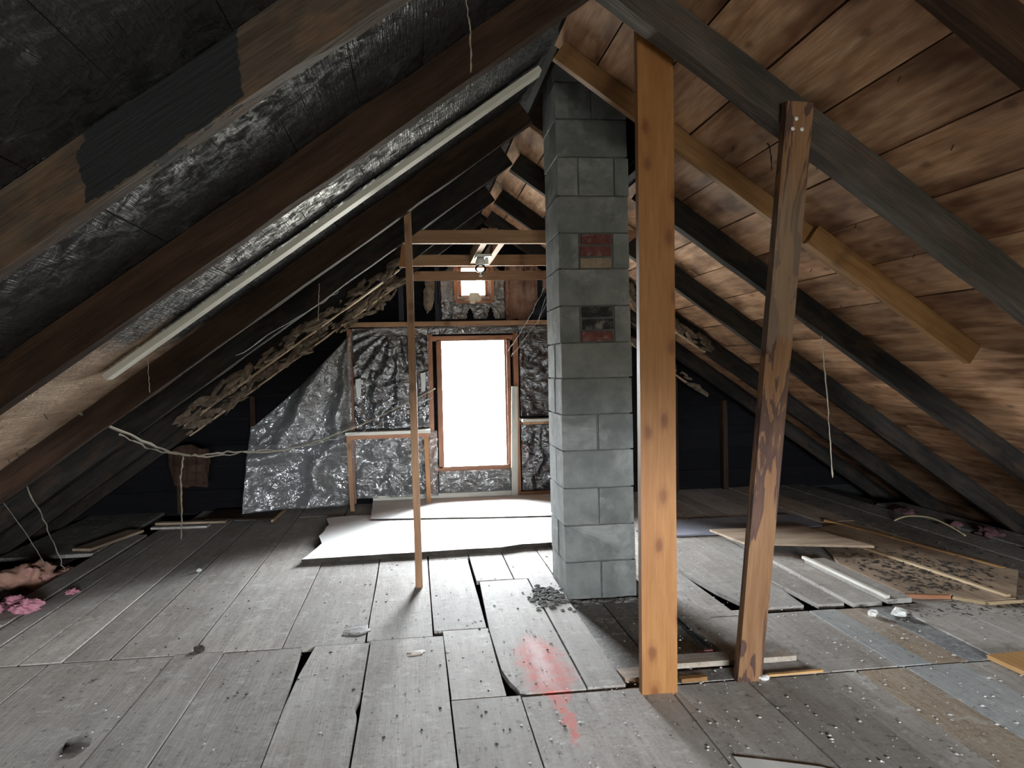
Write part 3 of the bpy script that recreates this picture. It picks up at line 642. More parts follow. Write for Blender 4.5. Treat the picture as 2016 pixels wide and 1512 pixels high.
# ------------------------------------------------------------------ things fixed on the gable
def ragged(name, pts, y, th, mat, label, cat, seed, step=0.03, amp=0.012, fold=0.02, parent=None):
    rr = random.Random(seed); out = []
    for i, p in enumerate(pts):
        q = pts[(i+1) % len(pts)]; n = max(1, int(math.dist(p, q)/step))
        for k_ in range(n):
            t = k_/n; out.append((p[0]+(q[0]-p[0])*t+rr.uniform(-amp, amp)*(k_ > 0), p[1]+(q[1]-p[1])*t+rr.uniform(-amp, amp)*(k_ > 0)))
    bm = bmesh.new()
    f = bm.faces.new([bm.verts.new((x, y, z)) for x, z in out])
    bmesh.ops.triangulate(bm, faces=[f]); bmesh.ops.subdivide_edges(bm, edges=bm.edges, cuts=1)
    for v in bm.verts: v.co.y -= fold*(noise.noise(Vector((v.co.x*9+seed, v.co.z*9, seed)))+0.4*noise.noise(Vector((v.co.x*25, v.co.z*25, seed))))
    o = link(name, mesh_of(bm), mat, parent); md = o.modifiers.new('thickness', 'SOLIDIFY'); md.thickness = th
    if label: tag(o, label, cat)
    return o
ragged('kraft_batt', [(0.875, 1.69), (1.09, 1.69), (1.16, 1.82), (1.26, 1.93), (1.30, 2.08), (1.15, 2.21), (0.88, 2.22)], YP+0.02, 0.03, 'kraft', 'wrinkled brown kraft-faced insulation beside the small upper window', 'insulation', 4)
ragged('plaster_rag', [(0.115, 1.98), (0.115, 1.84), (0.135, 1.75), (0.17, 1.78), (0.20, 1.93), (0.21, 2.10), (0.14, 2.10)], YP-0.02, 0.012, 'plaster', 'ragged strip of plaster dangling beside the small upper window', 'plaster', 8, 0.02, 0.008)
ragged('tar_paper_flap', [(1.10, 1.69), (1.36, 1.69), (1.36, 1.98), (1.30, 1.98), (1.18, 1.88)], YP-0.01, 0.003, 'tar', 'black tar paper flap beside the brown insulation by the chimney', 'tar paper', 12)
ragged('tar_paper_flap', [(0.21, 1.69), (0.27, 1.69), (0.265, 1.95), (0.235, 2.12), (0.20, 2.12)], YP-0.004, 0.003, 'tar', 'black tar paper strip between hanging plaster and cloudy plastic', 'tar paper', 15)
rag = empty('rag', (0.575, FAR_Y-0.13, 1.83), 'cream rag hanging over the sill of the small upper window', 'rag')
ragged('cloth', [(0.53, 1.935), (0.62, 1.935), (0.635, 1.87), (0.61, 1.85), (0.595, 1.88), (0.575, 1.835), (0.535, 1.84)], FAR_Y-0.135, 0.004, 'cloth', None, None, 17, 0.02, 0.004, 0.02, rag)
box('wood_block', 0.538, 0.612, FAR_Y-0.13, FAR_Y-0.085, 1.915, 1.94, 'redwood', rag, 'x')
fr = bar('window_stile', (0.405, FAR_Y-0.115, 1.87), (0.405, FAR_Y-0.115, 2.2), 0.03, 0.02, 'redwood', win2, (0, 1, 0)); bar('window_stile', (0.745, FAR_Y-0.115, 1.87), (0.745, FAR_Y-0.115, 2.2), 0.03, 0.02, 'redwood', win2, (0, 1, 0))
box('window_apron', 0.40, 0.75, FAR_Y-0.125, FAR_Y-0.105, 1.845, 1.868, 'redwood', win2, 'x')
for x, z, lab in ((-0.50, 1.08, 'white paper scrap taped to the stud above the small table'), (0.085, 1.12, 'white paper scrap taped beside the tall window frame')):
    ragged('paper_scrap', [(x-0.02, z-0.09), (x+0.015, z-0.08), (x+0.02, z+0.09), (x-0.025, z+0.08)], YP-0.055, 0.002, 'paper', lab, 'paper', int(x*100)+90, 0.05, 0.004, 0.01)

# small table below the plastic, and the shelf beyond the window
tb = empty('small_table', (-0.23, 6.99, 0), 'small wooden table with pale top and two slim pine legs', 'table')
box('tabletop', -0.61, 0.135, 6.86, 7.07, 0.672, 0.70, 'whitewood', tb, 'x', 4, 0.001, 0.004)
box('apron', -0.60, 0.12, 6.865, 6.885, 0.635, 0.671, 'redwood', tb, 'x')
bar('leg', (-0.565, 6.895, 0.0), (-0.585, 6.895, 0.672), 0.038, 0.03, 'pine', tb, (0, 1, 0), 3, 0.0008); bar('leg', (0.108, 6.90, 0.012), (0.095, 6.90, 0.672), 0.038, 0.03, 'fir', tb, (0, 1, 0), 3, 0.0008)
sh = empty('wall_shelf', (1.3, FAR_Y-0.2, 0.74), 'white shelf on the gable wall between tall window and chimney', 'shelf')
box('shelf_board', 0.975, 1.72, FAR_Y-0.33, FAR_Y-0.10, 0.738, 0.762, 'whitewood', sh, 'x', 3, 0.001, 0.003); box('cleat', 1.0, 1.7, FAR_Y-0.128, FAR_Y-0.10, 0.70, 0.737, 'pine', sh, 'x')

# ------------------------------------------------------------------ collar ties, blocking and lamp
TL = ['pine collar tie nearest the chimney, its underside bright', 'pine collar tie in the middle, behind the bare bulb', 'pine collar tie closest to the small upper window']
for i, y in enumerate((4.93, 6.0, 7.0)):
    t = bar('collar_tie', (-0.10, y, 2.078), (1.47, y, 2.078), 0.04, 0.084, 'pine', None, (0, 0, 1), 8, 0.001, 0, skew=(-0.055, 0.055)); tag(t, TL[i], 'tie beam', 'pine collar ties')
for x, z, d, lab in ((0.585, 2.085, 0.09, 'whitish joist running between two collar ties beside the bare bulb'), (0.475, 2.095, 0.09, 'darker joist running between two collar ties above the bare bulb')):
    tag(box('ceiling_joist', x-0.02, x+0.02, 4.953, 5.977, z-d/2, z+d/2, 'pine', None, 'y', 3, 0.001), lab, 'joist')
tag(box('spacer_block', 0.50, 0.56, 4.955, 5.30, 2.10, 2.14, 'pine', None, 'y'), 'short pine block between the two joists above the bare bulb', 'wood block')
lp = empty('bulb_holder', (0.50, 5.5, 2.05), 'metal junction plate with a clear bare bulb below the joists', 'lamp')
box('junction_plate', 0.455, 0.565, 5.40, 5.56, 2.022, 2.040, 'metal', lp, 'x', 1, 0, 0.004); box('bracket_arm', 0.525, 0.55, 5.5, 5.52, 1.98, 2.022, 'metal', lp, 'z')
lathe('socket', [(0.026, 2.022), (0.03, 2.01), (0.036, 1.985), (0.03, 1.975)], 'paper', lp, (0.49, 5.47, 0))
lathe('glass_bulb', [(0.02, 1.975), (0.036, 1.962), (0.042, 1.945), (0.034, 1.928), (0.014, 1.92), (0.012, 1.90), (0.004, 1.897)], 'glass', lp, (0.49, 5.47, 0))
lathe('bulb_tip', [(0.013, 1.902), (0.013, 1.892)], 'flake', lp, (0.49, 5.47, 0))

# ------------------------------------------------------------------ posts
p = bar('tall_post', (0.888, 2.80, -0.10), (0.918, 2.80, 2.40), 0.137, 0.04, 'fir', None, (0, 1, 0), 6, 0.0006, 0.003)
me = p.data                                             # the head is cut to the slope of the rafter
for v in me.vertices:
    if v.co.x > 1.0:
        wpt = p.matrix_basis @ v.co; wpt.z = roof_z(wpt.x, ZR)+0.115; v.co = p.matrix_basis.inverted() @ wpt
tag(p, 'tall orange fir post with dark knots in front of the chimney', 'post')
sp = empty('stained_post', (1.27, 2.85, 0), 'leaning stud post with dark water stains, fixed to the grey rafter', 'post')
bar('stud_timber', (1.265, 2.85, -0.02), (1.354, 2.555, 2.14), 0.098, 0.042, 'stained', sp, (0, 1, 0.1), 10, 0.0008, 0.003)
for dx, z in ((-0.012, 2.08), (-0.022, 2.047), (0.012, 2.045)):
    t = (z+0.02)/2.16; q = Vector((1.265+0.089*t+dx, 2.85-0.295*t-0.0225, z))
    lathe('nail_head', [(0.0075, 0.0), (0.0075, 0.003)], 'nail', sp, (0, 0, 0), 8).matrix_basis = Matrix.Translation(q-sp.matrix_basis.translation) @ Matrix.Rotation(math.pi/2, 4, 'X')
tp = bar('slim_post', (0.0, 4.40, 0.0), (-0.012, 4.17, 2.15), 0.040, 0.04, 'pine', None, (0, 1, 0), 8, 0.001, 0.002)
tag(tp, 'slim pine post standing alone on the floor before the pale carpet', 'post')

# ------------------------------------------------------------------ chimney
chim = empty('chimney', ((CH[0]+CH[1])/2, (CH[2]+CH[3])/2, 0), 'grey concrete block chimney with bits of old brick set in it', 'chimney')
x0, x1, y0, y1 = CH; xm, ym = (x0+x1)/2, (y0+y1)/2
box('mortar_core', x0+0.016, x1-0.016, y0+0.015, y1-0.015, -0.10, 3.04, 'mortar', chim, 'z')
def block(a, b, c, d, e, f, mat='block'):
    g = 0.0042
    ox, oy = R.uniform(-0.004, 0.004), R.uniform(-0.003, 0.003)
    return box('block' if mat == 'block' else 'brick', a+g+ox, b-g+ox, c+g+oy, d-g+oy, e+g, f-g, mat, chim, 'x', 4, 0.0013, 0.004)
ZC = [-0.04, 0.167, 0.368, 0.572, 0.777, 0.974, 1.171, 1.365, 1.564, 1.765, 1.958, 2.158, 2.367, 2.572, 2.77, 2.97, 3.05]
kind = 'BABABAA' + 'KAKACABAB'
for i, kd in enumerate(kind):
    e, f = ZC[i], ZC[i+1]
    if kd == 'A': block(x0, x1, y0, ym, e, f); block(x0, x1, ym, y1, e, f)
    elif kd == 'B': block(x0, xm, y0, y1, e, f); block(xm, x1, y0, y1, e, f)
    elif kd == 'C':
        block(x0, x0+0.115, y0, y1, e, f); block(x0+0.115, x1-0.085, y0, ym, e, f); block(x1-0.085, x1, y0, y1, e, f); block(x0+0.115, x1-0.085, ym, y1, e, f)
    else:
        bx0, bx1 = x0+0.115, x1-0.095
        block(x0, bx0, y0, y1, e, f); block(bx1, x1, y0, y1, e, f); block(bx0, bx1, ym, y1, e, f)
        ms = ['brick_red', 'brick_black', 'brick_black'] if i == 7 else ['brick_tan', 'brick_red', 'brick_red']
        for j, m_ in enumerate(ms):
            h = (f-e)/3; o = block(bx0+0.006, bx1-0.006, y0-0.001, ym, e+j*h+0.002, e+(j+1)*h-0.002, m_)
# rubble and mortar spill round its foot
bm = bmesh.new(); rr = random.Random(5)
for i in range(330):
    if i < 210: cx, cyy = rr.gauss(0.70, 0.055), rr.gauss(4.06, 0.10)
    else: cx, cyy = rr.uniform(0.80, 1.22), 4.075-abs(rr.gauss(0, 0.035))
    s = 0.004+0.014*rr.random()**2; zz = (0.0 if i < 210 and cx < 0.785 else -0.045)+s*0.35+max(0, 0.022-abs(cx-0.70)*0.35)*(i < 210)*rr.random()
    ret = bmesh.ops.create_icosphere(bm, subdivisions=1, radius=s)
    for v in ret['verts']:
        v.co = Vector((v.co.x*rr.uniform(0.8, 1.6)+cx, v.co.y*rr.uniform(0.8, 1.5)+cyy, v.co.z*0.6+zz))
o = link('mortar_rubble', mesh_of(bm), 'rubble'); tag(o, 'grey mortar rubble heaped at the foot of the block chimney', 'rubble', kind='stuff')

# ------------------------------------------------------------------ things on the floor
def sag(cx, cyy, a, k1=4.0): return lambda x, y: a*noise.noise(Vector((x*k1+cx, y*k1+cyy, 0)))
c1 = slab('pale_carpet', [(-0.745, 5.05), (-0.2, 5.08), (0.55, 5.10), (0.70, 5.16), (1.10, 5.17), (1.10, 6.35), (0.3, 6.45), (-0.55, 6.50), (-0.74, 6.43), (-0.69, 6.15), (-0.72, 5.75), (-0.67, 5.5)], 0.004, 0.036, 'carpet', None, 'x', 0.008, 0.1)
tag(c1, 'large pale carpet piece with ragged edges lying before the slim post', 'carpet')
def shaded_backing(o):  # dark backing, its colour also standing in for the edges' backlit shade
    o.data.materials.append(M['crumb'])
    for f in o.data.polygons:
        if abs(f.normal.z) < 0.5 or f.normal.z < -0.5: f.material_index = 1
shaded_backing(c1)
c2 = slab('pale_carpet', [(-0.375, 6.25), (0.25, 6.16), (0.6, 6.10), (1.25, 6.02), (1.25, 7.08), (-0.40, 7.10)], 0.037, 0.047, 'carpet', None, 'x', 0.004, 0.15)
shaded_backing(c2); tag(c2, 'thin pale carpet overlapping the larger one below the tall window', 'carpet')
gm = slab('felt_mat', [(1.84, 5.27), (2.30, 5.27), (2.98, 5.33), (2.95, 5.80), (1.75, 5.80), (1.60, 5.5)], 0.004, 0.016, 'slate_mat', None, 'x', 0.006, 0.12); tag(gm, 'blue-grey felt mat on the floor behind the stained post', 'mat')
pl = slab('plywood_offcut', [(2.06, 5.23), (2.10, 4.73), (2.82, 4.45), (2.74, 5.19)], 0.040, 0.054, 'plywood', None, 'x', zfun=lambda x, y: 0.028*(5.25-y)); tag(pl, 'pale plywood offcut propped up on the boards behind the stained post', 'plywood')
ps = slab('plywood_sheet', [(2.80, 5.22), (3.10, 5.35), (3.38, 3.95), (2.98, 3.50), (2.80, 3.50), (2.72, 3.62), (2.50, 3.68), (2.50, 4.3)], 0.006, 0.020, 'plywood', None, 'y', 0.003, 0.2); tag(ps, 'large brown plywood sheet with stepped front edge under the warm slope', 'plywood')
def stick(name, A, B, w, d, mat, label, cat='stick'):
    o = bar(name, A, B, w, d, mat, None, (0, 0, 1), 6, 0.0012); tag(o, label, cat); return o
stick('long_lath', (2.775, 5.24, 0.028), (2.955, 3.52, 0.028), 0.028, 0.014, 'lath', 'long yellow lath lying across the brown plywood sheet')
stick('long_lath', (3.10, 5.52, 0.012), (3.345, 4.02, 0.014), 0.03, 0.018, 'plywood_orange', 'orange lath lying along the far side of the brown plywood sheet')
stick('edge_lath', (2.71, 3.60, 0.010), (2.80, 3.485, 0.010), 0.02, 0.016, 'lath', 'short pale lath along the stepped corner of the plywood sheet')
stick('edge_lath', (2.81, 3.484, 0.010), (3.0, 3.484, 0.010), 0.02, 0.016, 'lath', 'short pale lath along the front edge of the plywood sheet')
stick('edge_lath', (2.49, 3.665, 0.012), (2.70, 3.605, 0.012), 0.016, 0.02, 'redwood', 'reddish strip along the front of the plywood sheet by the raised planks')
stick('pale_batten', (2.335, 4.42, 0.038), (2.345, 3.59, 0.038), 0.022, 0.016, 'whitewood', 'thin whitish batten along the raised floor planks behind the stained post')
ob = slab('orange_board', [(2.295, 2.85), (2.46, 2.86), (2.55, 2.42), (2.33, 2.38)], 0.004, 0.022, 'plywood_orange', None, 'y'); tag(ob, 'orange board offcut lying at the edge of the blue-grey planks', 'board')
cl = stick('floor_cleat', (0.985, 3.035, 0.012), (1.54, 3.03, 0.012), 0.095, 0.022, 'floor_tan', 'flat board lying across the pit behind the two posts', 'board')
stick('floor_cleat', (0.80, 3.01, -0.022), (0.905, 3.02, -0.022), 0.10, 0.022, 'plywood', 'short board in the pit beside the foot of the orange post', 'board')
stick('wood_chip', (1.0, 2.868, 0.008), (1.105, 2.87, 0.008), 0.03, 0.016, 'fir_old', 'small amber block lying against the orange post foot')
stick('wood_chip', (1.34, 2.857, 0.004), (1.585, 2.862, 0.004), 0.016, 0.009, 'plywood_orange', 'thin orange splinter on the floor beside the stained post foot')
stick('pit_batten', (0.76, 2.885, -0.05), (0.97, 2.885, -0.05), 0.03, 0.05, 'redwood', 'brown batten down in the gap at the orange post foot')
pr = slab('white_sheet', [(0.965, 2.285), (1.06, 2.245), (1.20, 2.18), (1.35, 2.05), (1.2, 1.85), (0.95, 1.9)], 0.001, 0.0035, 'paper', None, 'x'); tag(pr, 'white sheet of card on the floor at the bottom edge', 'card')
# chips and scraps one can pick out
def lump(name, x, y, z, s, mat, seed, label, cat, group=None, flat=0.7, rough=0.4, sub=2):
    o = link(name, lump_mesh(s, s*0.8, s*flat, seed, rough, sub), mat, None, Matrix.Translation((x, y, z+s*flat*0.75)) @ Matrix.Rotation(seed*1.1, 4, 'Z')); tag(o, label, cat, group)
    for f in o.data.polygons: f.use_smooth = rough > 0.5
    return o
lump('paper_wad', 2.17, 3.44, 0.0, 0.026, 'paper', 3, 'crumpled white paper wad at the end of the raised planks, nearer the posts', 'paper')
lump('paper_wad', 2.285, 3.41, 0.0, 0.034, 'paper', 5, 'larger crumpled white paper wad on the slate-blue plank', 'paper')
lump('plaster_lump', 1.325, 2.83, 0.0, 0.022, 'flake', 6, 'white plaster lump touching the stained post foot', 'plaster', flat=0.5)
lump('insulation_scrap', 1.215, 3.13, -0.035, 0.045, 'pink', 7, 'pale pink insulation scrap in the pit between the two posts', 'insulation', rough=0.6)
lump('dark_knot', -0.985, 3.58, -0.002, 0.028, 'crumb', 8, 'small dark clod on a board joint well away from the posts', 'clod', flat=0.5)
lump('wood_shard', -0.02, 3.37, -0.004, 0.04, 'plywood', 9, 'brown wood shard on the grey boards before the slim post', 'shard', flat=0.12)
lump('bark_curl', -0.62, 5.55, 0.0, 0.03, 'crumb', 10, 'dark curled chip on the boards beside the pale carpet', 'chip', flat=0.4)
lump('foil_scrap', -1.15, 2.72, -0.002, 0.05, 'crumb', 13, 'dark crumpled scrap in the bottom corner of the floor', 'scrap', flat=0.10, rough=0.7)
lump('white_crumb', -1.37, 5.02, 0.0, 0.017, 'flake', 14, 'lone white crumb on the boards under the cobweb', 'crumb')
lump('slate_scrap', -0.30, 3.705, -0.002, 0.075, 'floor_dark', 15, 'flat slate-grey scrap beside a board joint before the slim post', 'scrap', flat=0.06)

# insulation tufts
def tuft_mesh(s, flat, seed):
    bm = bmesh.new(); bmesh.ops.create_icosphere(bm, subdivisions=4, radius=1.0); off = Vector((seed*3.7, seed*1.3, seed*7.1))
    for v in bm.verts:
        q = v.co.copy(); n = 0.55*noise.noise(q*1.5+off)+0.42*abs(noise.noise(q*3.3+off))+0.24*noise.noise(q*7.0+off)+0.12*noise.noise(q*15.0+off)
        v.co = q*(0.75+n); v.co = Vector((v.co.x*s, v.co.y*s*0.85, v.co.z*s*flat))
    return mesh_of(bm)
def tuft(x, y, z, s, mat, seed, label, flat=0.6):
    o = link('insulation_tuft', tuft_mesh(s, flat, seed), mat, None, Matrix.Translation((x, y, z+s*flat*0.7)) @ Matrix.Rotation(seed*0.7, 4, 'Z'), smooth=True)
    return tag(o, label, 'insulation', 'loose insulation tufts')
tuft(-2.43, 5.12, -0.12, 0.17, 'pink_old', 1, 'dusty brownish-pink insulation clump in the eave on the charred side', 0.75)
tuft(-2.62, 5.02, -0.10, 0.15, 'pink', 2, 'pink insulation clump half out of the picture, upper of the edge ones')
tuft(-2.27, 5.32, -0.10, 0.10, 'pink_old', 3, 'small rust-pink insulation clump beside the cobweb threads')
tuft(-2.22, 4.52, -0.04, 0.085, 'pink', 4, 'pink insulation clump on the outermost board of the charred side')
tuft(-2.08, 4.38, -0.01, 0.075, 'pink', 5, 'bright pink insulation clump lying over the edge board')
tuft(-2.27, 4.36, -0.03, 0.09, 'pink', 6, 'pink insulation clump at the picture edge, lower of the edge ones')
tuft(-1.985, 4.69, -0.02, 0.045, 'pink', 7, 'lone small pink tuft in the gap between floorboards')
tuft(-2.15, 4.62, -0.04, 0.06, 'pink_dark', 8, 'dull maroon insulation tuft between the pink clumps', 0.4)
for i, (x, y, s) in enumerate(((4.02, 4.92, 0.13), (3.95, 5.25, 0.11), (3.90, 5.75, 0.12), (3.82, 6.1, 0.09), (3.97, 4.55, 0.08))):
    tuft(x, y, -0.10, s, 'pink_dark', 20+i, ['dimmed pink clump in the eave by the frame edge', 'dimmed pink clump beside the bent cable', 'dimmed pink clump further along the dark eave', 'small dimmed clump deepest in the dark eave', 'small dimmed clump lowest along the dark eave'][i])
cb = link('cable', tube_mesh(smooth_path([(3.60, 5.42, 0.006), (3.66, 5.35, 0.05), (3.72, 5.18, 0.07), (3.74, 5.0, 0.045), (3.75, 4.85, 0.006)], 6), 0.006), 'wire', smooth=True); tag(cb, 'bent yellowish cable arching over the floor near the dark eave', 'cable')

# boards lying by the eave on the charred side
bp = slab('fibreboard_panel', [(-1.76, 6.66), (-1.20, 6.56), (-1.18, 7.05), (-1.76, 7.1)], 0.022, 0.034, 'rafter', None, 'x'); tag(bp, 'dark brown panel lying by the foot of the plastic drape', 'panel')
stick('panel_edge_strip', (-1.195, 6.555, 0.012), (-1.17, 7.05, 0.012), 0.02, 0.02, 'lath', 'pale strip beneath the end of the dark brown panel')
stick('loose_board', (-2.12, 6.50, 0.012), (-1.68, 6.47, 0.012), 0.09, 0.018, 'floor', 'short grey board lying before the dark brown panel', 'board')
stick('loose_board', (-2.12, 6.60, 0.026), (-1.56, 6.55, 0.026), 0.06, 0.018, 'plywood', 'tan board lying against the dark brown panel', 'board')
stick('loose_board', (-2.36, 5.75, 0.02), (-2.20, 6.35, 0.02), 0.14, 0.018, 'plywood', 'tan offcut at the edge of the boards on the charred side', 'board')
ragged('hanging_paper', [(-1.97, 0.33), (-1.72, 0.30), (-1.70, 0.62), (-1.90, 0.66), (-2.02, 0.6), (-2.0, 0.45)], 6.62, 0.004, 'rafter', 'brown paper flap hanging in the dark below the charred slope', 'paper', 31, 0.05, 0.015, 0.05)

# ------------------------------------------------------------------ broken plaster on the lower rafters
def plaster_run(side, y, xa, xb, z0, n, seed, label, lath=True):
    """Lath still nailed under a rafter, with lumps of plaster clinging to it."""
    rr = random.Random(seed); xm_ = (xa+xb)/2
    root = empty('broken_plaster', (RX+side*xm_, y, z0-SL*xm_), label, 'plaster')
    nrm = Vector((side*math.sin(ANG), 0, math.cos(ANG)))
    A = Vector((RX+side*xa, y, z0-SL*xa)); B = Vector((RX+side*xb, y, z0-SL*xb))
    if lath: bar('lath', A, B, 0.05, 0.010, 'lath', root, nrm, 24, 0.003)
    for i in range(n):
        t = (i+rr.random())/n; s = 0.012+0.026*rr.random()**1.5
        P = A.lerp(B, t)+nrm*rr.uniform(0.0, 0.075)+Vector((0, rr.uniform(-0.045, -0.02), 0))
        me = lump_mesh(s*rr.uniform(1.2, 3.2), s*0.45, s*rr.uniform(0.5, 0.9), seed*50+i, 1.0, 2 if s > 0.02 else 1, 1.6)
        link('plaster_chunk', me, 'plaster', root, Matrix.Translation(P) @ Matrix.Rotation(side*ANG, 4, 'Y') @ Matrix.Rotation(rr.uniform(-0.4, 0.4), 4, 'Y'))
    return root
plaster_run(-1, 5.94, 0.75, 2.35, ZR-0.008, 70, 1, 'run of crumbling plaster under the second-last rafter of the charred slope')
plaster_run(-1, 6.80, 0.75, 2.55, ZR-0.010, 95, 2, 'longer run of crumbling plaster and pale lath above the plastic drape')
plaster_run(-1, 6.99, 0.80, 1.28, ZR-0.075, 22, 3, 'slab of dirty plaster sagging at the gable above the plastic drape', False)
plaster_run(1, 6.04, 0.85, 1.70, ZR-0.006, 55, 4, 'crumbling plaster and splintered lath on the warm slope between the posts')
plaster_run(1, 6.86, 0.95, 1.50, ZR-0.02, 22, 5, 'short stub of crumbling plaster low on the warm slope behind the orange post', False)
plaster_run(1, 6.90, 1.15, 1.95, ZR-0.16, 20, 6, 'grey broken batten with plaster bits deep behind the orange post', True)
sb = bar('short_brace', (-0.055, 5.02, 1.90), (-0.03, 5.02, 2.10), 0.04, 0.03, 'fir', None, (0, 1, 0)); tag(sb, 'short bright orange brace just behind the slim post top', 'brace')

# ------------------------------------------------------------------ cobwebs
def strand(name, ctrl, r, mat, label, seed, wob=0.004, group='dusty cobweb threads', n=8, name_cat=None):
    o = link(name, tube_mesh(smooth_path(ctrl, n, wob, seed), lambda t: r*(0.7+0.6*abs(noise.noise(Vector((t*9, seed, 0))))), 5, 0.3, seed), mat)
    if name_cat: o.name = name_cat[0]
    return tag(o, label, name_cat[1] if name_cat else 'cobweb', group)
strand('cobweb_strand', [(-1.64, 4.0, 1.07), (-1.59, 5.0, 0.80), (-1.52, 5.45, 0.69), (-1.33, 5.7, 0.68), (-0.99, 6.0, 0.65), (-0.53, 6.5, 0.76), (0.19, 7.08, 1.06)], 0.009, 'web', 'longest dusty cobweb rope from charred slope to tall window', 1, 0.006)
strand('cobweb_strand', [(-1.60, 4.4, 0.93), (-1.66, 5.2, 0.76), (-1.45, 5.6, 0.66), (-1.2, 5.8, 0.67), (-0.99, 6.0, 0.655)], 0.006, 'web', 'thinner dusty cobweb thread sagging below the longest one', 2, 0.008)
strand('cobweb_strand', [(-1.55, 5.4, 0.69), (-1.60, 5.5, 0.52), (-1.66, 5.7, 0.3), (-1.73, 5.9, 0.03)], 0.007, 'web', 'dusty cobweb cord hanging from the longest rope to the floorboards', 3, 0.004)
strand('cobweb_strand', [(-0.99, 6.0, 0.65), (-0.5, 6.45, 0.72), (-0.1, 6.8, 0.86), (0.16, 7.06, 0.98)], 0.006, 'web_thin', 'fine cobweb veil beneath the longest rope beside the tall window', 4, 0.012)
strand('cobweb_strand', [(-2.10, 4.3, 0.88), (-2.18, 4.7, 0.55), (-2.24, 5.05, 0.25), (-2.26, 5.25, 0.0)], 0.005, 'web', 'cobweb thread reaching down to the pink insulation, thicker of two', 5, 0.006)
strand('cobweb_strand', [(-2.32, 4.6, 0.60), (-2.34, 5.0, 0.25), (-2.33, 5.2, 0.0)], 0.003, 'web', 'cobweb thread reaching down to the pink insulation, thinner of two', 6, 0.003)
strand('cobweb_strand', [(0.178, 2.2, 2.36), (0.176, 2.2, 2.27), (0.184, 2.2, 2.19), (0.182, 2.2, 2.08)], 0.0025, 'web', 'short dusty thread dangling under the charred slope at the top', 7, 0.002)
strand('cobweb_strand', [(2.29, 4.1, 1.53), (2.31, 4.1, 1.20), (2.33, 4.1, 0.9), (2.35, 4.1, 0.57)], 0.004, 'web', 'long dusty thread dangling from the grey rafter on the warm slope', 8, 0.003)
strand('cobweb_strand', [(2.285, 4.1, 1.52), (2.295, 4.1, 1.40), (2.315, 4.1, 1.12)], 0.002, 'web_thin', 'finer thread twisted along the long dangling one on the warm slope', 9, 0.003)
strand('cobweb_strand', [(1.455, 3.0, 2.13), (1.466, 3.0, 2.10), (1.472, 3.0, 2.02)], 0.003, 'nail_dark', 'short black twine dangling beside the head of the stained post', 10, 0.002, None, name_cat=('black_twine', 'twine'))
strand('cobweb_strand', [(0.80, 4.52, 1.74), (0.84, 5.6, 1.58), (0.87, 7.08, 1.39)], 0.003, 'web_thin', 'cobweb thread stretched from chimney corner to tall window frame, upper one', 11, 0.004)
strand('cobweb_strand', [(0.80, 4.52, 1.62), (0.92, 5.8, 1.55), (0.90, 7.08, 1.34)], 0.002, 'web_thin', 'cobweb thread stretched from chimney corner to tall window frame, lower one', 12, 0.004)
strand('cobweb_strand', [(0.80, 4.5, 1.68), (1.02, 6.2, 1.62), (1.15, 7.05, 1.60)], 0.002, 'web_thin', 'cobweb thread from chimney to the veil beside the tall window', 13, 0.004)
bm = bmesh.new(); rr = random.Random(9); nodes = []                     # ragged net between rail and plastic
for i in range(46):
    nodes.append(Vector((rr.uniform(0.97, 1.19), 7.06+rr.uniform(-0.02, 0.02), rr.uniform(1.40, 1.63))))
nodes = [q for q in nodes if q.z > 1.40+abs(q.x-1.10)*0.9]
for i, a in enumerate(nodes):
    for b in sorted(nodes, key=lambda q: (q-a).length)[1:4]:
        t = (b-a).normalized(); u = t.cross(Vector((0, 1, 0))).normalized()*0.0016; w_ = Vector((0, 0.0016, 0))
        vs = [bm.verts.new(e+s_) for e in (a, b) for s_ in (u, w_, -u-w_)]
        for j in range(3): bm.faces.new((vs[j], vs[(j+1) % 3], vs[3+(j+1) % 3], vs[3+j]))
o = link('cobweb_veil', mesh_of(bm), 'web_thin'); tag(o, 'ragged white cobweb net hanging from the rail between window and chimney', 'cobweb', kind='stuff')
strand('cobweb_strand', [(-0.9, 4.10, 1.33), (-0.55, 4.12, 1.55), (-0.38, 4.13, 1.66)], 0.003, 'web_thin', 'faint cobweb strung along the charred rafter above the plaster', 14, 0.006)
strand('cobweb_strand', [(-0.47, 4.05, 1.69), (-0.475, 4.05, 1.6), (-0.48, 4.05, 1.5)], 0.002, 'web', 'thin thread dangling under the charred rafter beside the slim post', 15, 0.002)
strand('cobweb_strand', [(-1.22, 3.75, 1.34), (-1.22, 3.75, 1.25), (-1.215, 3.75, 1.16)], 0.002, 'web', 'thin thread dangling at the low end of the pale batten', 16, 0.002)

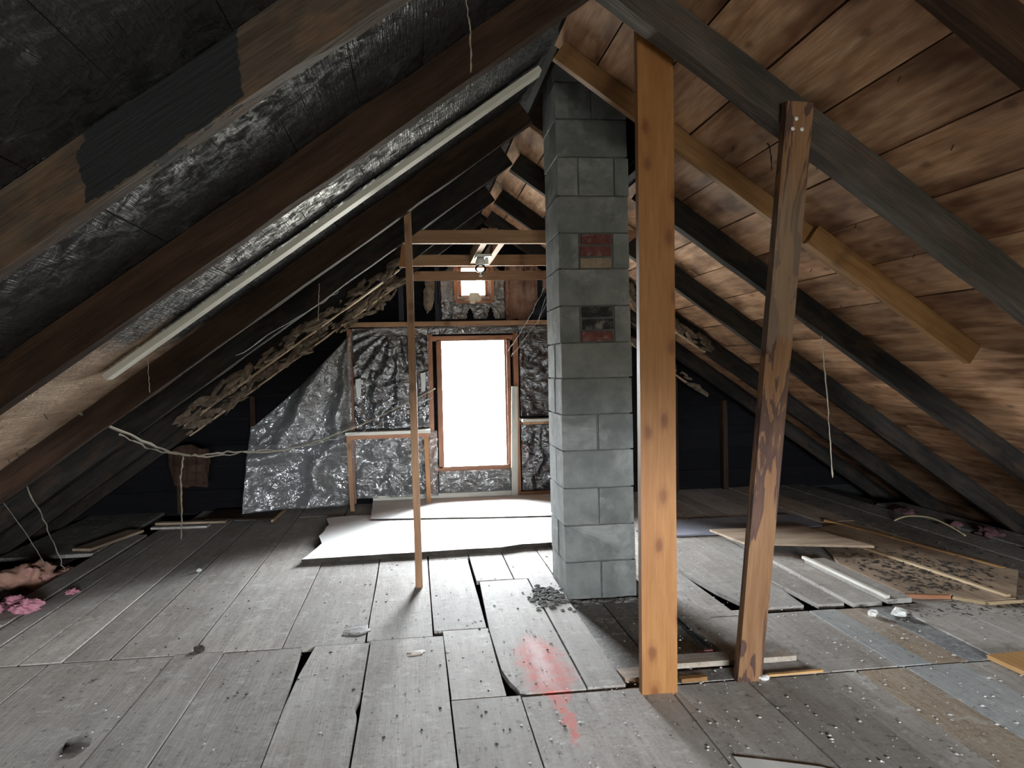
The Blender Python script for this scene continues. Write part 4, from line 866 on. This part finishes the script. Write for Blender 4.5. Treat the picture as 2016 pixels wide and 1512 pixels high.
# ------------------------------------------------------------------ scattered crumbs that nobody could count
def scatter(name, n, place, smin, smax, mat, label, seed, flat=0.5, z=0.0):
    rr = random.Random(seed); bm = bmesh.new()
    for i in range(n):
        x, y = place(rr); s = smin+(smax-smin)*rr.random()**3; a = rr.uniform(0, 6.3)
        vs = []
        k_ = rr.choice([4, 5])
        for j in range(k_):
            b = a+2*math.pi*j/k_+rr.uniform(-0.4, 0.4); r_ = s*rr.uniform(0.6, 1.3); vs.append(bm.verts.new((x+r_*math.cos(b), y+r_*math.sin(b), z+0.0005)))
        top = bm.verts.new((x+rr.uniform(-s, s)*0.4, y+rr.uniform(-s, s)*0.4, z+0.001+s*flat*rr.uniform(0.5, 1.2)))
        for j in range(k_): bm.faces.new((vs[j], vs[(j+1) % k_], top))
    o = link(name, mesh_of(bm), mat); tag(o, label, 'debris', kind='stuff'); return o
scatter('plaster_flakes', 950, lambda r: (r.uniform(0.35, 2.6), r.uniform(2.0, 3.7)), 0.0015, 0.009, 'flake', 'white plaster flakes strewn over the boards around the posts', 1)
scatter('plaster_flakes', 220, lambda r: (r.uniform(-1.3, 0.8), r.uniform(2.1, 4.6)), 0.0015, 0.009, 'flake', 'sparse white flakes on the boards before the slim post', 2)
scatter('plaster_flakes', 260, lambda r: (r.uniform(1.25, 2.4), r.uniform(3.6, 5.0)), 0.002, 0.008, 'flake', 'fine white flakes on the boards behind the stained post', 3)
scatter('dirt_crumbs', 700, lambda r: (r.uniform(-1.4, 1.3), r.uniform(2.2, 5.0)), 0.0015, 0.009, 'crumb', 'dark crumbs of dirt over the middle floorboards', 4)
def on_ply(r):
    while True:
        x, y = r.gauss(2.85, 0.25), r.gauss(3.95, 0.35)
        if 2.54 < x < 3.28 and 3.66 < y < 5.1 and not (x > 3.0 and y < 3.8): return x, y
scatter('dirt_crumbs', 900, on_ply, 0.003, 0.020, 'crumb', 'dark dirt and crumbs over the brown plywood sheet', 5, 0.35, 0.0205)
scatter('dirt_crumbs', 350, lambda r: (r.uniform(2.25, 3.3), 3.44+abs(r.gauss(0, 0.07))*(-1 if r.random() < 0.6 else 0.6)), 0.003, 0.016, 'crumb', 'dark dirt on the boards in front of the plywood sheet', 7, 0.3)
scatter('dirt_crumbs', 400, lambda r: (r.uniform(3.0, 3.9), r.uniform(3.4, 6.5)), 0.003, 0.016, 'crumb', 'dark dirt along the eave of the warm slope', 6)
